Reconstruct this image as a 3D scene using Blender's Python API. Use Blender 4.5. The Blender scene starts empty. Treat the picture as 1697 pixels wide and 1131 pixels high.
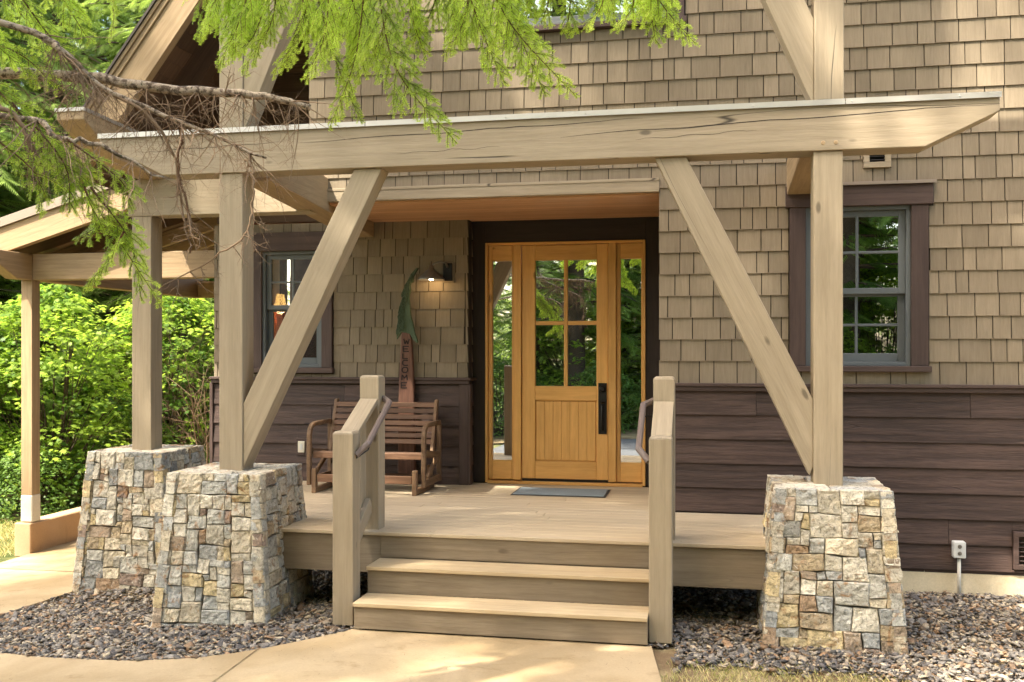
import bpy, math, random
import numpy as np
from mathutils import Vector, Matrix, noise as mnoise
R = math.radians
random.seed(7)
rng = np.random.default_rng(7)
scene = bpy.context.scene
C = scene.collection

# ------------------------------------------------------------------ camera
CAMZ = 1.97
cam_d = bpy.data.cameras.new('camera'); cam = bpy.data.objects.new('camera', cam_d); C.objects.link(cam)
cam.location = (0, 0, CAMZ); cam.rotation_euler = (R(90), 0, R(11.13))
cam_d.sensor_width = 36; cam_d.lens = 36 * 1636 / 1697; cam_d.shift_y = 17.5 / 1697
cam_d.clip_start = 0.05; cam_d.clip_end = 600
scene.camera = cam
# ------------------------------------------------------------------ world, sun, exposure
SUN_EL = 57.0
SUN_AZ = math.atan2(-0.46, -0.50)            # direction towards the sun, from +Y clockwise
world = bpy.data.worlds.new("World"); scene.world = world; world.use_nodes = True
wn = world.node_tree
sky = wn.nodes.new('ShaderNodeTexSky'); sky.sky_type = 'NISHITA'; sky.sun_disc = False
sky.sun_elevation = R(SUN_EL); sky.sun_rotation = SUN_AZ % (2 * math.pi)
sky.air_density = 1.0; sky.dust_density = 3.5; sky.ozone_density = 0.3
bg = wn.nodes['Background']
wt = wn.nodes.new('ShaderNodeMix'); wt.data_type = 'RGBA'; wt.blend_type = 'MULTIPLY'; wt.inputs[0].default_value = 1.0; wt.inputs[7].default_value = (1.06, 1.0, .89, 1)   # warm tint set into the sky light as white balance
wn.links.new(sky.outputs[0], wt.inputs[6]); wn.links.new(wt.outputs[2], bg.inputs[0]); bg.inputs[1].default_value = 0.15
sd = bpy.data.lights.new('sun', 'SUN'); sun = bpy.data.objects.new('sun', sd); C.objects.link(sun)
sd.energy = 2.3; sd.angle = R(0.6); sd.color = (1.0, 0.93, 0.80)
tosun = Vector((math.sin(SUN_AZ) * math.cos(R(SUN_EL)), math.cos(SUN_AZ) * math.cos(R(SUN_EL)), math.sin(R(SUN_EL))))
sun.rotation_euler = tosun.to_track_quat('Z', 'Y').to_euler(); sun.location = (0, 0, 30)
scene.view_settings.view_transform = 'Standard'; scene.view_settings.look = 'None'
scene.view_settings.exposure = 2.8; scene.view_settings.gamma = 1.0
scene.cycles.max_bounces = 8; scene.cycles.diffuse_bounces = 4; scene.cycles.transparent_max_bounces = 12
scene.cycles.sample_clamp_indirect = 6.0; scene.cycles.caustics_reflective = False; scene.cycles.caustics_refractive = False
scene.cycles.use_denoising = True

# ------------------------------------------------------------------ node helpers
class NT:
    def __init__(s, name):
        s.m = bpy.data.materials.new(name); s.m.use_nodes = True; s.t = s.m.node_tree
        s.b = s.t.nodes['Principled BSDF']; s.out = s.t.nodes['Material Output']
    def n(s, typ, **kw):
        nd = s.t.nodes.new('ShaderNode' + typ)
        for k, v in kw.items(): setattr(nd, k, v)
        return nd
    def put(s, sock, v):
        if hasattr(v, 'is_output'): s.t.links.new(v, sock)
        else: sock.default_value = v
    def math(s, op, a, b=0.0, c=0.0, clamp=False):
        nd = s.n('Math', operation=op, use_clamp=clamp)
        s.put(nd.inputs[0], a); s.put(nd.inputs[1], b); s.put(nd.inputs[2], c); return nd.outputs[0]
    def attr(s, name, out='Vector'):
        nd = s.n('Attribute'); nd.attribute_name = name; return nd.outputs[out]
    def scale(s, v, sc):
        nd = s.n('Mapping'); s.put(nd.inputs['Vector'], v); nd.inputs['Scale'].default_value = sc; return nd.outputs[0]
    def noise(s, v, scale=1, detail=4, rough=.55, dist=0):
        nd = s.n('TexNoise'); s.put(nd.inputs['Vector'], v); nd.inputs['Scale'].default_value = scale
        nd.inputs['Detail'].default_value = detail; nd.inputs['Roughness'].default_value = rough
        nd.inputs['Distortion'].default_value = dist; return nd.outputs[0]
    def voro(s, v, scale=1, feature='F1'):
        nd = s.n('TexVoronoi', feature=feature); s.put(nd.inputs['Vector'], v); nd.inputs['Scale'].default_value = scale
        return nd.outputs['Distance'], (nd.outputs['Color'] if feature == 'F1' else None)
    def ramp(s, f, *stops):
        nd = s.n('ValToRGB'); s.put(nd.inputs[0], f); e = nd.color_ramp.elements
        while len(e) < len(stops): e.new(.5)
        for k, (p, c) in enumerate(stops):
            e[k].position = p; e[k].color = c if len(c) == 4 else (*c, 1)
        return nd.outputs[0]
    def lerp(s, f, a, b):
        nd = s.n('MapRange'); s.put(nd.inputs[0], f); nd.inputs[3].default_value = a; nd.inputs[4].default_value = b; return nd.outputs[0]
    def band(s, f, lo, hi, a=0.0, b=1.0):
        nd = s.n('MapRange', interpolation_type='SMOOTHSTEP'); s.put(nd.inputs[0], f)
        for k, v in zip((1, 2, 3, 4), (lo, hi, a, b)): nd.inputs[k].default_value = v
        return nd.outputs[0]
    def mix(s, f, a, b, mode='MIX'):
        nd = s.n('Mix', data_type='RGBA', blend_type=mode); s.put(nd.inputs[0], f)
        s.put(nd.inputs[6], a if hasattr(a, 'is_output') else (*a, 1)); s.put(nd.inputs[7], b if hasattr(b, 'is_output') else (*b, 1))
        return nd.outputs[2]
    def val(s, col, v):
        nd = s.n('HueSaturation'); s.put(nd.inputs['Color'], col); s.put(nd.inputs['Value'], v); return nd.outputs[0]
    def bump(s, h, strength=.3, dist=.01):
        nd = s.n('Bump'); s.put(nd.inputs['Height'], h); nd.inputs['Strength'].default_value = strength
        nd.inputs['Distance'].default_value = dist; s.t.links.new(nd.outputs[0], s.b.inputs['Normal'])
    def done(s, col, rough=.7, spec=.3, metal=0.0):
        s.put(s.b.inputs['Base Color'], col if hasattr(col, 'is_output') else (*col, 1)); s.put(s.b.inputs['Roughness'], rough)
        s.b.inputs['Specular IOR Level'].default_value = spec; s.b.inputs['Metallic'].default_value = metal
        return s.m

def wood(name, base, dark, fine=34, var=.22, rough=.65, checks=0.0, knots=.5, bump=.25, spec=.3, contrast=1.0, blotch=.25):
    t = NT(name); g = t.attr('gr'); rn = t.attr('rnd', 'Fac')
    warp = t.noise(t.scale(g, (.8, 5, 5)), 1, 2)
    off = t.n('VectorMath', operation='SCALE'); t.put(off.inputs[0], t.n('CombineXYZ').outputs[0])
    cmb = t.n('CombineXYZ'); t.put(cmb.inputs[1], t.math('MULTIPLY', warp, .05)); t.put(cmb.inputs[2], t.math('MULTIPLY', warp, .05))
    add = t.n('VectorMath', operation='ADD'); t.put(add.inputs[0], g); t.put(add.inputs[1], cmb.outputs[0]); gv = add.outputs[0]
    a = t.noise(t.scale(gv, (1.3, fine, fine)), 1, 5, .62)
    b = t.noise(t.scale(gv, (9, fine * 4, fine * 4)), 1, 3, .6)
    f = t.math('ADD', t.math('MULTIPLY', a, .7), t.math('MULTIPLY', b, .3))
    f = t.band(f, .5 - .22 / contrast, .5 + .22 / contrast)
    col = t.mix(f, dark, base)
    bl = t.noise(t.scale(gv, (1.1, 2.5, 2.5)), 1, 4, .6)
    col = t.val(col, t.lerp(bl, 1 - blotch, 1 + blotch))
    if knots > 0:
        d, _ = t.voro(t.scale(gv, (1.9, 4.6, 4.6)), 1)
        k = t.math('MULTIPLY', t.band(d, .05, .11, 1, 0), t.band(t.noise(t.scale(g, (1, 1, 1)), 1.7, 1), .48, .56))
        col = t.mix(t.math('MULTIPLY', k, knots), col, tuple(x * .42 for x in dark))
    if checks > 0:
        n1 = t.noise(t.scale(g, (.22, 3.4, 3.4)), 1, 2, .4)
        ln = t.band(t.math('ABSOLUTE', t.math('SUBTRACT', n1, .5)), 0, .0030, 1, 0)
        ga = t.band(t.noise(t.scale(g, (.5, 1.3, 1.3)), 1, 1), .48, .55)
        ck = t.math('MULTIPLY', t.math('MULTIPLY', ln, ga), checks)
        col = t.mix(ck, col, tuple(x * .22 for x in dark))
        f = t.math('SUBTRACT', f, t.math('MULTIPLY', ck, 3.0))
    col = t.val(col, t.lerp(rn, 1 - var, 1 + var))
    t.bump(f, bump, .004)
    return t.done(col, rough, spec)

def attr_mat(name, mott=.35, scale=22, rough=.85, bump=.5, bscale=60, veins=0.0):
    t = NT(name); o = t.n('TexCoord').outputs['Object']; col = t.attr('col', 'Color')
    n1 = t.noise(o, scale, 6, .65, .3)
    c = t.val(col, t.lerp(n1, 1 - mott * 1.6, 1 + mott * 1.6))
    if veins:
        n2 = t.noise(o, scale * .55, 5, .7, 1.2)
        c = t.mix(t.math('MULTIPLY', t.band(n2, .55, .68), veins), c, (.30, .17, .08))
        n3 = t.noise(t.scale(o, (1.3, 1.3, 1.3)), scale * .8, 5, .75, 2.0)
        c = t.mix(t.math('MULTIPLY', t.band(n3, .58, .66), veins * .8), c, (.62, .58, .50))
    fine = t.noise(o, scale * 6, 5, .7); c = t.val(c, t.lerp(fine, .55, 1.45))
    if veins: c = t.val(c, t.band(t.noise(o, scale * 3.2, 6, .75, .6), .36, .50, .50, 1.06))
    t.bump(t.noise(o, bscale, 6, .7), bump, .014)
    return t.done(c, rough, .25)

def leaf_mat(name, c1, c2, trans=.45, rough=.5, tcol=None):
    t = NT(name); rn = t.attr('rnd', 'Fac'); col = t.mix(rn, c1, c2)
    t.done(col, rough, .3)
    tr = t.n('BsdfTranslucent'); tc = t.mix(rn, tuple(min(1, x * 1.5) for x in (tcol or c1)), tuple(min(1, x * 1.5) for x in (tcol or c2)))
    t.put(tr.inputs[0], tc)
    mx = t.n('MixShader'); mx.inputs[0].default_value = trans
    t.t.links.new(t.b.outputs[0], mx.inputs[1]); t.t.links.new(tr.outputs[0], mx.inputs[2]); t.t.links.new(mx.outputs[0], t.out.inputs[0])
    return t.m

def plain(name, col, rough=.6, metal=0.0, spec=.4, var=.15, scale=18, bump=.08):
    t = NT(name); o = t.n('TexCoord').outputs['Object']
    n = t.noise(o, scale, 5, .65); c = t.n('RGB'); c.outputs[0].default_value = (*col, 1)
    t.bump(t.noise(o, scale * 6, 4), bump, .004)
    return t.done(t.val(c.outputs[0], t.lerp(n, 1 - var, 1 + var)), rough, spec, metal)

def emit(name, col, st):
    t = NT(name); t.done((0.8, 0.7, 0.5), .6); t.b.inputs['Emission Color'].default_value = (*col, 1); t.b.inputs['Emission Strength'].default_value = st
    return t.m

def glass(name, refl=.4, tint=(.85, .88, .86)):
    t = NT(name); tr = t.n('BsdfTransparent'); tr.inputs[0].default_value = (*tint, 1)
    gl = t.n('BsdfGlossy'); gl.inputs['Roughness'].default_value = 0.0; gl.inputs[0].default_value = (.95, .97, .96, 1)
    o = t.n('TexCoord').outputs['Object']
    bp = t.n('Bump'); bp.inputs['Strength'].default_value = .02; bp.inputs['Distance'].default_value = .02
    t.put(bp.inputs['Height'], t.noise(o, 1.6, 2)); t.t.links.new(bp.outputs[0], gl.inputs['Normal'])
    fr = t.n('Fresnel'); fr.inputs[0].default_value = 1.5
    f = t.math('ADD', fr.outputs[0], refl - .04, clamp=True)
    mx = t.n('MixShader'); t.put(mx.inputs[0], f); t.t.links.new(tr.outputs[0], mx.inputs[1]); t.t.links.new(gl.outputs[0], mx.inputs[2])
    t.t.links.new(mx.outputs[0], t.out.inputs[0]); return t.m

M = {}
M['timber'] = wood('taupe_stained_timber', (.348, .280, .190), (.264, .208, .136), 30, .06, .62, 1.0, .85, .26, .3, 1.0, .13)
M['timber_warm'] = wood('tan_stained_timber', (.36, .255, .145), (.25, .172, .094), 30, .1, .62, .8, .6, .22)
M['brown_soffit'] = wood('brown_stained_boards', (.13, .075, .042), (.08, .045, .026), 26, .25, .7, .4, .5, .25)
M['shingle'] = wood('taupe_cedar_shingle', (.238, .190, .130), (.186, .146, .097), 60, .15, .78, 0, .0, .35, .2, .8, .26)
M['siding'] = wood('dark_brown_stained_siding', (.082, .050, .039), (.038, .023, .018), 24, .18, .62, .35, .95, .6, .35, 1.4, .3)
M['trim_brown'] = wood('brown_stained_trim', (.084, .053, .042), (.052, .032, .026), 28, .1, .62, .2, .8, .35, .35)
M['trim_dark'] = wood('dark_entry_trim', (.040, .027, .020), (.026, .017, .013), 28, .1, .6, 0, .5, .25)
M['door'] = wood('honey_alder_door', (.76, .425, .135), (.59, .305, .080), 22, .08, .38, 0, .8, .10, .45, .9, .30)
M['cedar'] = wood('cedar_soffit_boards', (.55, .32, .18), (.42, .225, .115), 36, .12, .5, 0, .3, .15)
M['deck'] = wood('tan_deck_boards', (.46, .37, .25), (.38, .30, .20), 46, .06, .6, 0, .12, .15, .3, .9, .16)
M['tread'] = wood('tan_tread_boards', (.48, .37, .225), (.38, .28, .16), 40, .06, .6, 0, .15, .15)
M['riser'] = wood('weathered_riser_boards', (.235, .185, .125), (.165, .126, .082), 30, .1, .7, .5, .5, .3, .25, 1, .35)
M['bench'] = wood('oiled_teak_slats', (.20, .108, .060), (.095, .048, .027), 28, .30, .55, .3, .5, .25)
M['bench_frame'] = wood('weathered_teak_frame', (.255, .155, .082), (.13, .073, .040), 28, .25, .6, .3, .5, .25)
M['sign_wood'] = wood('red_brown_carved_wood', (.165, .078, .048), (.085, .038, .025), 24, .1, .55, .5, .4, .6)
M['sign_green'] = wood('green_painted_carving', (.078, .112, .058), (.042, .064, .036), 20, .2, .55, 0, 0, .9)
M['handrail'] = plain('brown_painted_handrail', (.135, .102, .088), .42, 0, .5, .18, 30, .05)
M['stone'] = attr_mat('split_ledge_stone', .55, 13, .88, 1.0, 45, .85)
M['gravel'] = attr_mat('slate_gravel_chips', .40, 45, .8, .5, 120)
M['backing'] = plain('dark_wall_backing', (.035, .026, .018), .95)  # near-black so the gaps between shingles look shaded
M['mortar'] = plain('dark_mortar', (.13, .115, .095), .95)
M['metal_flash'] = plain('grey_metal_flashing', (.50, .47, .42), .42, .55, .5, .1, 8, .02)
M['metal_roof_dark'] = plain('dark_roof_edge', (.055, .042, .032), .5, .3, .5, .1, 8, .02)
M['metal_roof'] = plain('brown_metal_roof_edge', (.27, .215, .165), .5, .3, .5, .1, 8, .02)
M['black_metal'] = plain('dark_bronze_metal', (.020, .018, .016), .42, .6, .5, .2, 30, .05)
M['aged_metal'] = plain('aged_grey_metal', (.21, .195, .17), .45, .7, .5, .35, 40, .1)
M['window_frame'] = plain('blue_grey_window_paint', (.105, .114, .116), .45, 0, .5, .05, 8, .02)
M['window_track'] = plain('dark_window_track', (.05, .055, .06), .5)
M['glass'] = glass('window_glass', .76)
M['glass_screen'] = glass('screened_lower_glass', .36, (.55, .56, .55))
M['outlet_grey'] = plain('grey_outlet_plastic', (.55, .55, .52), .5, 0, .4, .04)
M['conduit'] = plain('pale_conduit', (.58, .55, .48), .5, 0, .4, .05)
M['ivory'] = plain('ivory_plastic', (.62, .57, .45), .45, 0, .4, .04)
M['bark'] = plain('rough_conifer_bark', (.085, .062, .045), .95, 0, .1, .5, 14, .9)
M['red_wall'] = plain('terracotta_interior_wall', (.30, .065, .030), .8)
M['dark_room'] = plain('dim_interior', (.14, .10, .075), .85)
M['floor_in'] = plain('interior_wood_floor', (.20, .11, .06), .5)
M['ink'] = plain('burnt_lettering', (.018, .010, .008), .8)
M['mat_rubber'] = plain('grey_mat_fabric', (.21, .245, .265), .95, 0, .1, .25, 120, .5)
M['mat_edge'] = plain('dark_mat_edge', (.035, .035, .035), .8)
M['bulb'] = emit('lamp_glow', (1, .78, .45), 5.0)
M['shade_glow'] = emit('glowing_shade', (1, .52, .14), 1.6)
M['ceiling_glow'] = emit('ceiling_light_glow', (1, .82, .55), 3.0)
M['picture'] = plain('faded_print', (.36, .40, .36), .6, 0, .3, .4, 9)
M['picture_mat'] = plain('cream_picture_mat', (.62, .55, .40), .7)

def concrete(name, c1, c2, c3):
    t = NT(name); o = t.n('TexCoord').outputs['Object']
    a = t.noise(o, 1.1, 6, .6, .3); col = t.mix(t.band(a, .35, .65), c1, c2)
    s = t.noise(t.scale(o, (1, 2.2, 1)), 2.6, 5, .65, .5); col = t.mix(t.band(s, .56, .72, 0, .55), col, c3)
    f = t.noise(o, 190, 3, .7); col = t.val(col, t.lerp(f, .80, 1.20))
    sp = t.noise(o, 55, 2, .5); col = t.val(col, t.lerp(sp, .88, 1.12))
    dk, _ = t.voro(o, 14); col = t.val(col, t.band(dk, .01, .05, .72, 1.0))
    t.bump(f, .3, .003); return t.done(col, .85, .25)
M['concrete'] = concrete('tan_concrete', (.30, .215, .112), (.40, .30, .175), (.215, .142, .066))
M['curb'] = concrete('tan_curb_concrete', (.40, .26, .15), (.46, .31, .19), (.31, .19, .105))
M['foundation'] = concrete('foundation_concrete', (.62, .52, .35), (.68, .58, .41), (.50, .38, .22))
M['pale_wrap'] = concrete('pale_post_base', (.55, .52, .45), (.62, .58, .50), (.42, .38, .32))
M['asphalt'] = concrete('grey_asphalt', (.075, .078, .085), (.095, .098, .105), (.06, .06, .065))

def soil():
    t = NT('needle_littered_soil'); o = t.n('TexCoord').outputs['Object']
    a = t.noise(o, 2.2, 6, .65); c = t.mix(t.band(a, .4, .62), (.17, .115, .065), (.30, .235, .125))
    b = t.noise(o, 60, 4, .7); c = t.val(c, t.lerp(b, .55, 1.45)); t.bump(b, .6, .02); return t.done(c, .95, .1)
M['soil'] = soil()
def forest_floor():
    t = NT('mossy_forest_floor'); o = t.n('TexCoord').outputs['Object']
    a = t.noise(o, .7, 6, .65); c = t.mix(t.band(a, .42, .6), (.05, .07, .022), (.16, .15, .06))
    b = t.noise(o, 25, 4, .7); c = t.val(c, t.lerp(b, .5, 1.5)); t.bump(b, .6, .03); return t.done(c, .95, .1)
M['floor_forest'] = forest_floor()
M['fir_needle'] = leaf_mat('fir_needles', (.165, .26, .020), (.48, .62, .060), .55)  # brightened so needles in shade look sunlit
M['fir_far'] = leaf_mat('far_conifer_needles', (.065, .115, .022), (.28, .38, .075), .45)
M['fir_dark'] = leaf_mat('dark_conifer_needles', (.060, .115, .018), (.22, .32, .055), .58)
M['maple'] = leaf_mat('vine_maple_leaf', (.060, .130, .015), (.37, .50, .055), .50)
M['shrub_dark'] = leaf_mat('understory_leaf', (.055, .110, .020), (.165, .27, .050), .42)
M['grass'] = leaf_mat('dry_grass_blades', (.22, .24, .055), (.66, .55, .27), .3)
def lichen_bark():
    t = NT('lichen_covered_bark'); g = t.attr('gr'); o = t.n('TexCoord').outputs['Object']
    a = t.noise(o, 38, 5, .65); c = t.mix(t.band(a, .40, .56), (.085, .060, .042), (.34, .27, .195))
    b = t.noise(o, 60, 4, .6); c = t.mix(t.band(b, .60, .68), c, (.055, .060, .030)); t.bump(a, .6, .006); return t.done(c, .9, .15)
M['lichen'] = lichen_bark()
M['twig'] = plain('dry_grey_brown_twigs', (.20, .135, .085), .9, 0, .15, .45, 60, .3)
M['twig_red'] = plain('red_brown_twigs', (.095, .050, .026), .8, 0, .2, .3, 60, .2)

# ------------------------------------------------------------------ mesh helpers
class MB:
    def __init__(s): s.v = []; s.f = []; s.g = []; s.r = []; s.mi = []; s.c = []
    def add(s, verts, faces, gr=None, rnd=None, m=0, col=None):
        b = len(s.v); rnd = random.random() if rnd is None else rnd
        s.v += [tuple(p) for p in verts]; s.g += [tuple(q) for q in (gr or verts)]; s.r += [rnd] * len(verts)
        s.c += [(*(col or (.5, .5, .5)), 1)] * len(verts)
        for f in faces: s.f.append(tuple(b + i for i in f)); s.mi.append(m)
    HF = [(0, 3, 2, 1), (4, 5, 6, 7), (0, 1, 5, 4), (1, 2, 6, 5), (2, 3, 7, 6), (3, 0, 4, 7)]
    def hexa(s, p, ax=0, rnd=None, m=0, col=None, off=None):
        off = off or [random.uniform(0, 40) for _ in range(3)]
        o = {0: (0, 1, 2), 1: (1, 0, 2), 2: (2, 0, 1)}[ax]
        s.add(p, s.HF, [tuple(q[o[i]] + off[i] for i in range(3)) for q in p], rnd, m, col)
    def box(s, x0, x1, y0, y1, z0, z1, ax=0, rnd=None, m=0, col=None):
        s.hexa([(x0, y0, z0), (x1, y0, z0), (x1, y1, z0), (x0, y1, z0), (x0, y0, z1), (x1, y0, z1), (x1, y1, z1), (x0, y1, z1)], ax, rnd, m, col)
    def beam(s, p0, p1, w, h, up=(0, 0, 1), rnd=None, m=0, taper=1.0, col=None):
        p0 = Vector(p0); p1 = Vector(p1); d = (p1 - p0); L = d.length; d.normalize()
        sd_ = d.cross(Vector(up)).normalized(); u = sd_.cross(d).normalized()
        off = [random.uniform(0, 40) for _ in range(3)]; pv = []; gr = []
        for t, k in ((0, 1.0), (L, taper)):
            for a, b in ((-1, -1), (1, -1), (1, 1), (-1, 1)):
                pv.append(p0 + d * t + sd_ * (a * w / 2 * k) + u * (b * h / 2 * k)); gr.append((t + off[0], a * w / 2 + off[1], b * h / 2 + off[2]))
        s.add(pv, s.HF, gr, rnd, m, col)
    def prism(s, poly, ext, along=(1, 0, 0), rnd=None, m=0, col=None):
        along = Vector(along).normalized(); ext = Vector(ext); e = ext.normalized(); c = along.cross(e)
        off = [random.uniform(0, 40) for _ in range(3)]; n = len(poly)
        P0 = [Vector(p) for p in poly]; P = P0 + [p + ext for p in P0]
        nrm = Vector((0, 0, 0))
        for i in range(n): nrm += P0[i].cross(P0[(i + 1) % n])
        fl = nrm.dot(ext) > 0
        F = [tuple(range(n))[::-1] if fl else tuple(range(n)), tuple(range(n, 2 * n)) if fl else tuple(range(n, 2 * n))[::-1]]
        for i in range(n):
            j = (i + 1) % n; F.append((i, j, n + j, n + i) if fl else (j, i, n + i, n + j))
        s.add(P, F, [(p.dot(along) + off[0], p.dot(c) + off[1], p.dot(e) + off[2]) for p in P], rnd, m, col)
    def tube(s, pts, rad, n=8, rnd=None, m=0, cap=True):
        pts = [Vector(p) for p in pts]; k = len(pts); rad = rad if hasattr(rad, '__len__') else [rad] * k
        V = []; G = []; F = []; L = 0.0; prev = None; off = random.uniform(0, 40)
        for i, p in enumerate(pts):
            d = (pts[min(i + 1, k - 1)] - pts[max(i - 1, 0)])
            d = d.normalized() if d.length > 1e-9 else Vector((0, 0, 1))
            if prev is None: a = d.cross(Vector((0, 0, 1)) if abs(d.z) < .9 else Vector((1, 0, 0))).normalized()
            else:
                a = prev - d * prev.dot(d); a = a.normalized() if a.length > 1e-6 else d.orthogonal().normalized()
            prev = a; b = d.cross(a)
            if i: L += (p - pts[i - 1]).length
            for q in range(n):
                th = 2 * math.pi * q / n; V.append(p + (a * math.cos(th) + b * math.sin(th)) * rad[i]); G.append((L + off, th * rad[0] + off, off))
        for i in range(k - 1):
            for q in range(n):
                r = (q + 1) % n; F.append((i * n + q, i * n + r, (i + 1) * n + r, (i + 1) * n + q))
        if cap: F.append(tuple(range(n))[::-1]); F.append(tuple(range((k - 1) * n, k * n)))
        s.add(V, F, G, rnd, m)
    def lathe(s, prof, c, n=24, axis=(0, 0, 1), m=0, closed=False):
        ax = Vector(axis).normalized(); a = ax.orthogonal().normalized(); b = ax.cross(a); c = Vector(c); V = []; F = []
        for r, h in prof:
            for q in range(n):
                th = 2 * math.pi * q / n; V.append(c + ax * h + (a * math.cos(th) + b * math.sin(th)) * r)
        k = len(prof)
        for i in range(k - 1):
            for q in range(n):
                r = (q + 1) % n; F.append((i * n + q, i * n + r, (i + 1) * n + r, (i + 1) * n + q))
        if closed: F.append(tuple(range(n))[::-1]); F.append(tuple(range((k - 1) * n, k * n)))
        s.add(V, F, None, .5, m)
    def build(s, name, mats, parent=None, bevel=0.0, smooth=False, seg=1):
        me = bpy.data.meshes.new(name); me.from_pydata(s.v, [], s.f)
        a = me.attributes.new('gr', 'FLOAT_VECTOR', 'POINT'); a.data.foreach_set('vector', np.array(s.g, 'f').ravel())
        a = me.attributes.new('rnd', 'FLOAT', 'POINT'); a.data.foreach_set('value', np.array(s.r, 'f'))
        a = me.attributes.new('col', 'FLOAT_COLOR', 'POINT'); a.data.foreach_set('color', np.array(s.c, 'f').ravel())
        mats = mats if isinstance(mats, (list, tuple)) else [mats]
        for mm in mats: me.materials.append(M[mm])
        me.polygons.foreach_set('material_index', s.mi)
        if smooth: me.polygons.foreach_set('use_smooth', [True] * len(s.f))
        me.update()
        o = bpy.data.objects.new(name, me); C.objects.link(o); link_parent(o, parent)
        if bevel:
            bm = o.modifiers.new('edge', 'BEVEL'); bm.width = bevel; bm.segments = seg; bm.limit_method = 'ANGLE'; bm.angle_limit = R(30)
        return o

def link_parent(o, parent):
    if parent is not None:
        o.parent = parent; o.matrix_parent_inverse = Matrix.Translation(-Vector(parent.location))

def np_mesh(name, V, F, mat, rnd=None, parent=None, col=None, link=True):
    V = np.asarray(V, 'f'); F = np.asarray(F, 'i'); n, k = F.shape
    me = bpy.data.meshes.new(name); me.vertices.add(len(V)); me.vertices.foreach_set('co', V.ravel())
    me.loops.add(n * k); me.loops.foreach_set('vertex_index', F.ravel())
    me.polygons.add(n); me.polygons.foreach_set('loop_start', np.arange(0, n * k, k, dtype='i')); me.polygons.foreach_set('loop_total', np.full(n, k, 'i'))
    if rnd is not None:
        a = me.attributes.new('rnd', 'FLOAT', 'POINT'); a.data.foreach_set('value', np.asarray(rnd, 'f'))
    if col is not None:
        a = me.attributes.new('col', 'FLOAT_COLOR', 'POINT'); a.data.foreach_set('color', np.asarray(col, 'f').ravel())
    me.materials.append(M[mat]); me.update(calc_edges=True)
    if not link: return me
    o = bpy.data.objects.new(name, me); C.objects.link(o); link_parent(o, parent); return o

def thing(name, label, cat, loc=(0, 0, 0), group=None):
    o = bpy.data.objects.new(name, None); o.empty_display_size = .1; C.objects.link(o); o.location = loc
    return tag(o, label, cat, group)
def tag(o, label, cat, group=None):
    o['label'] = label; o['category'] = cat
    if group: o['group'] = group
    return o
def setting(o, kind='structure'):
    o['kind'] = kind; return o

def rect_sub(r, holes):
    out = [r]
    for (hx0, hx1, hz0, hz1) in holes:
        nx = []
        for (x0, x1, z0, z1) in out:
            if hx1 <= x0 or hx0 >= x1 or hz1 <= z0 or hz0 >= z1: nx.append((x0, x1, z0, z1)); continue
            if hx0 > x0: nx.append((x0, hx0, z0, z1))
            if hx1 < x1: nx.append((hx1, x1, z0, z1))
            a, b = max(x0, hx0), min(x1, hx1)
            if hz0 > z0: nx.append((a, b, z0, hz0))
            if hz1 < z1: nx.append((a, b, hz1, z1))
        out = nx
    return out

def wedge(mb, fmap, u0, u1, z0, z1, t0, t1, ax, rnd, off=None):
    """fmap(u, depth, z) -> xyz; front face at depth t0 (bottom) and t1 (top)"""
    p = [fmap(u0, t0, z0), fmap(u1, t0, z0), fmap(u1, -.01, z0), fmap(u0, -.01, z0), fmap(u0, t1, z1), fmap(u1, t1, z1), fmap(u1, -.01, z1), fmap(u0, -.01, z1)]
    mb.hexa(p, ax, rnd, off=off)

def shingles(mb, fmap, u0, u1, z0, z1, E=.187, holes=(), gr_ax=2):
    z = z0
    while z < z1 - .01:
        zt = min(z + E, z1); u = u0 - random.uniform(0, .1)
        while u < u1:
            w = random.choice((.095, .12, .135, .15, .165, .18, .19, .205, .225, .255)) * random.uniform(.93, 1.07)
            a, b = max(u, u0) + .0040, min(u + w, u1) - .0040
            if b - a > .02:
                dz = random.uniform(-.0012, .0012); tb = random.uniform(.0165, .0182); rn = random.random(); off = [random.uniform(0, 40) for _ in range(3)]
                for (x0, x1, q0, q1) in rect_sub((a, b, z + dz, zt), holes):
                    if x1 - x0 < .006 or q1 - q0 < .006: continue
                    f0 = (q0 - z) / E; f1 = (q1 - z) / E
                    wedge(mb, fmap, x0, x1, q0, q1 + (.006 if q1 == zt else 0), tb - (tb - .004) * max(0, f0), tb - (tb - .004) * f1, gr_ax, rn, off)
            u += w
        z += E

def lap_boards(mb, fmap, u0, u1, z0, z1, E=.209, holes=(), gr_ax=0):
    z = z1 - E; rows = []
    while z > z0 - E + .02: rows.append(z); z -= E
    for z in rows:
        cuts = [u0]; u = u0 + random.uniform(.7, 2.4)
        while u < u1 - .4: cuts.append(u); u += random.uniform(1.6, 3.2)
        cuts.append(u1)
        for a, b in zip(cuts[:-1], cuts[1:]):
            rn = random.random(); tb = random.uniform(.022, .028); off = [random.uniform(0, 40) for _ in range(3)]
            for (x0, x1, q0, q1) in rect_sub((a + .0012, b - .0012, max(z, z0), z + E), holes):
                if q1 - q0 < .006: continue
                f0 = (q0 - z) / E; f1 = (q1 - z) / E
                wedge(mb, fmap, x0, x1, q0 , q1 + (.008 if f1 > .99 else 0), tb - (tb - .006) * f0, tb - (tb - .006) * f1, gr_ax, rn, off)

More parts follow.
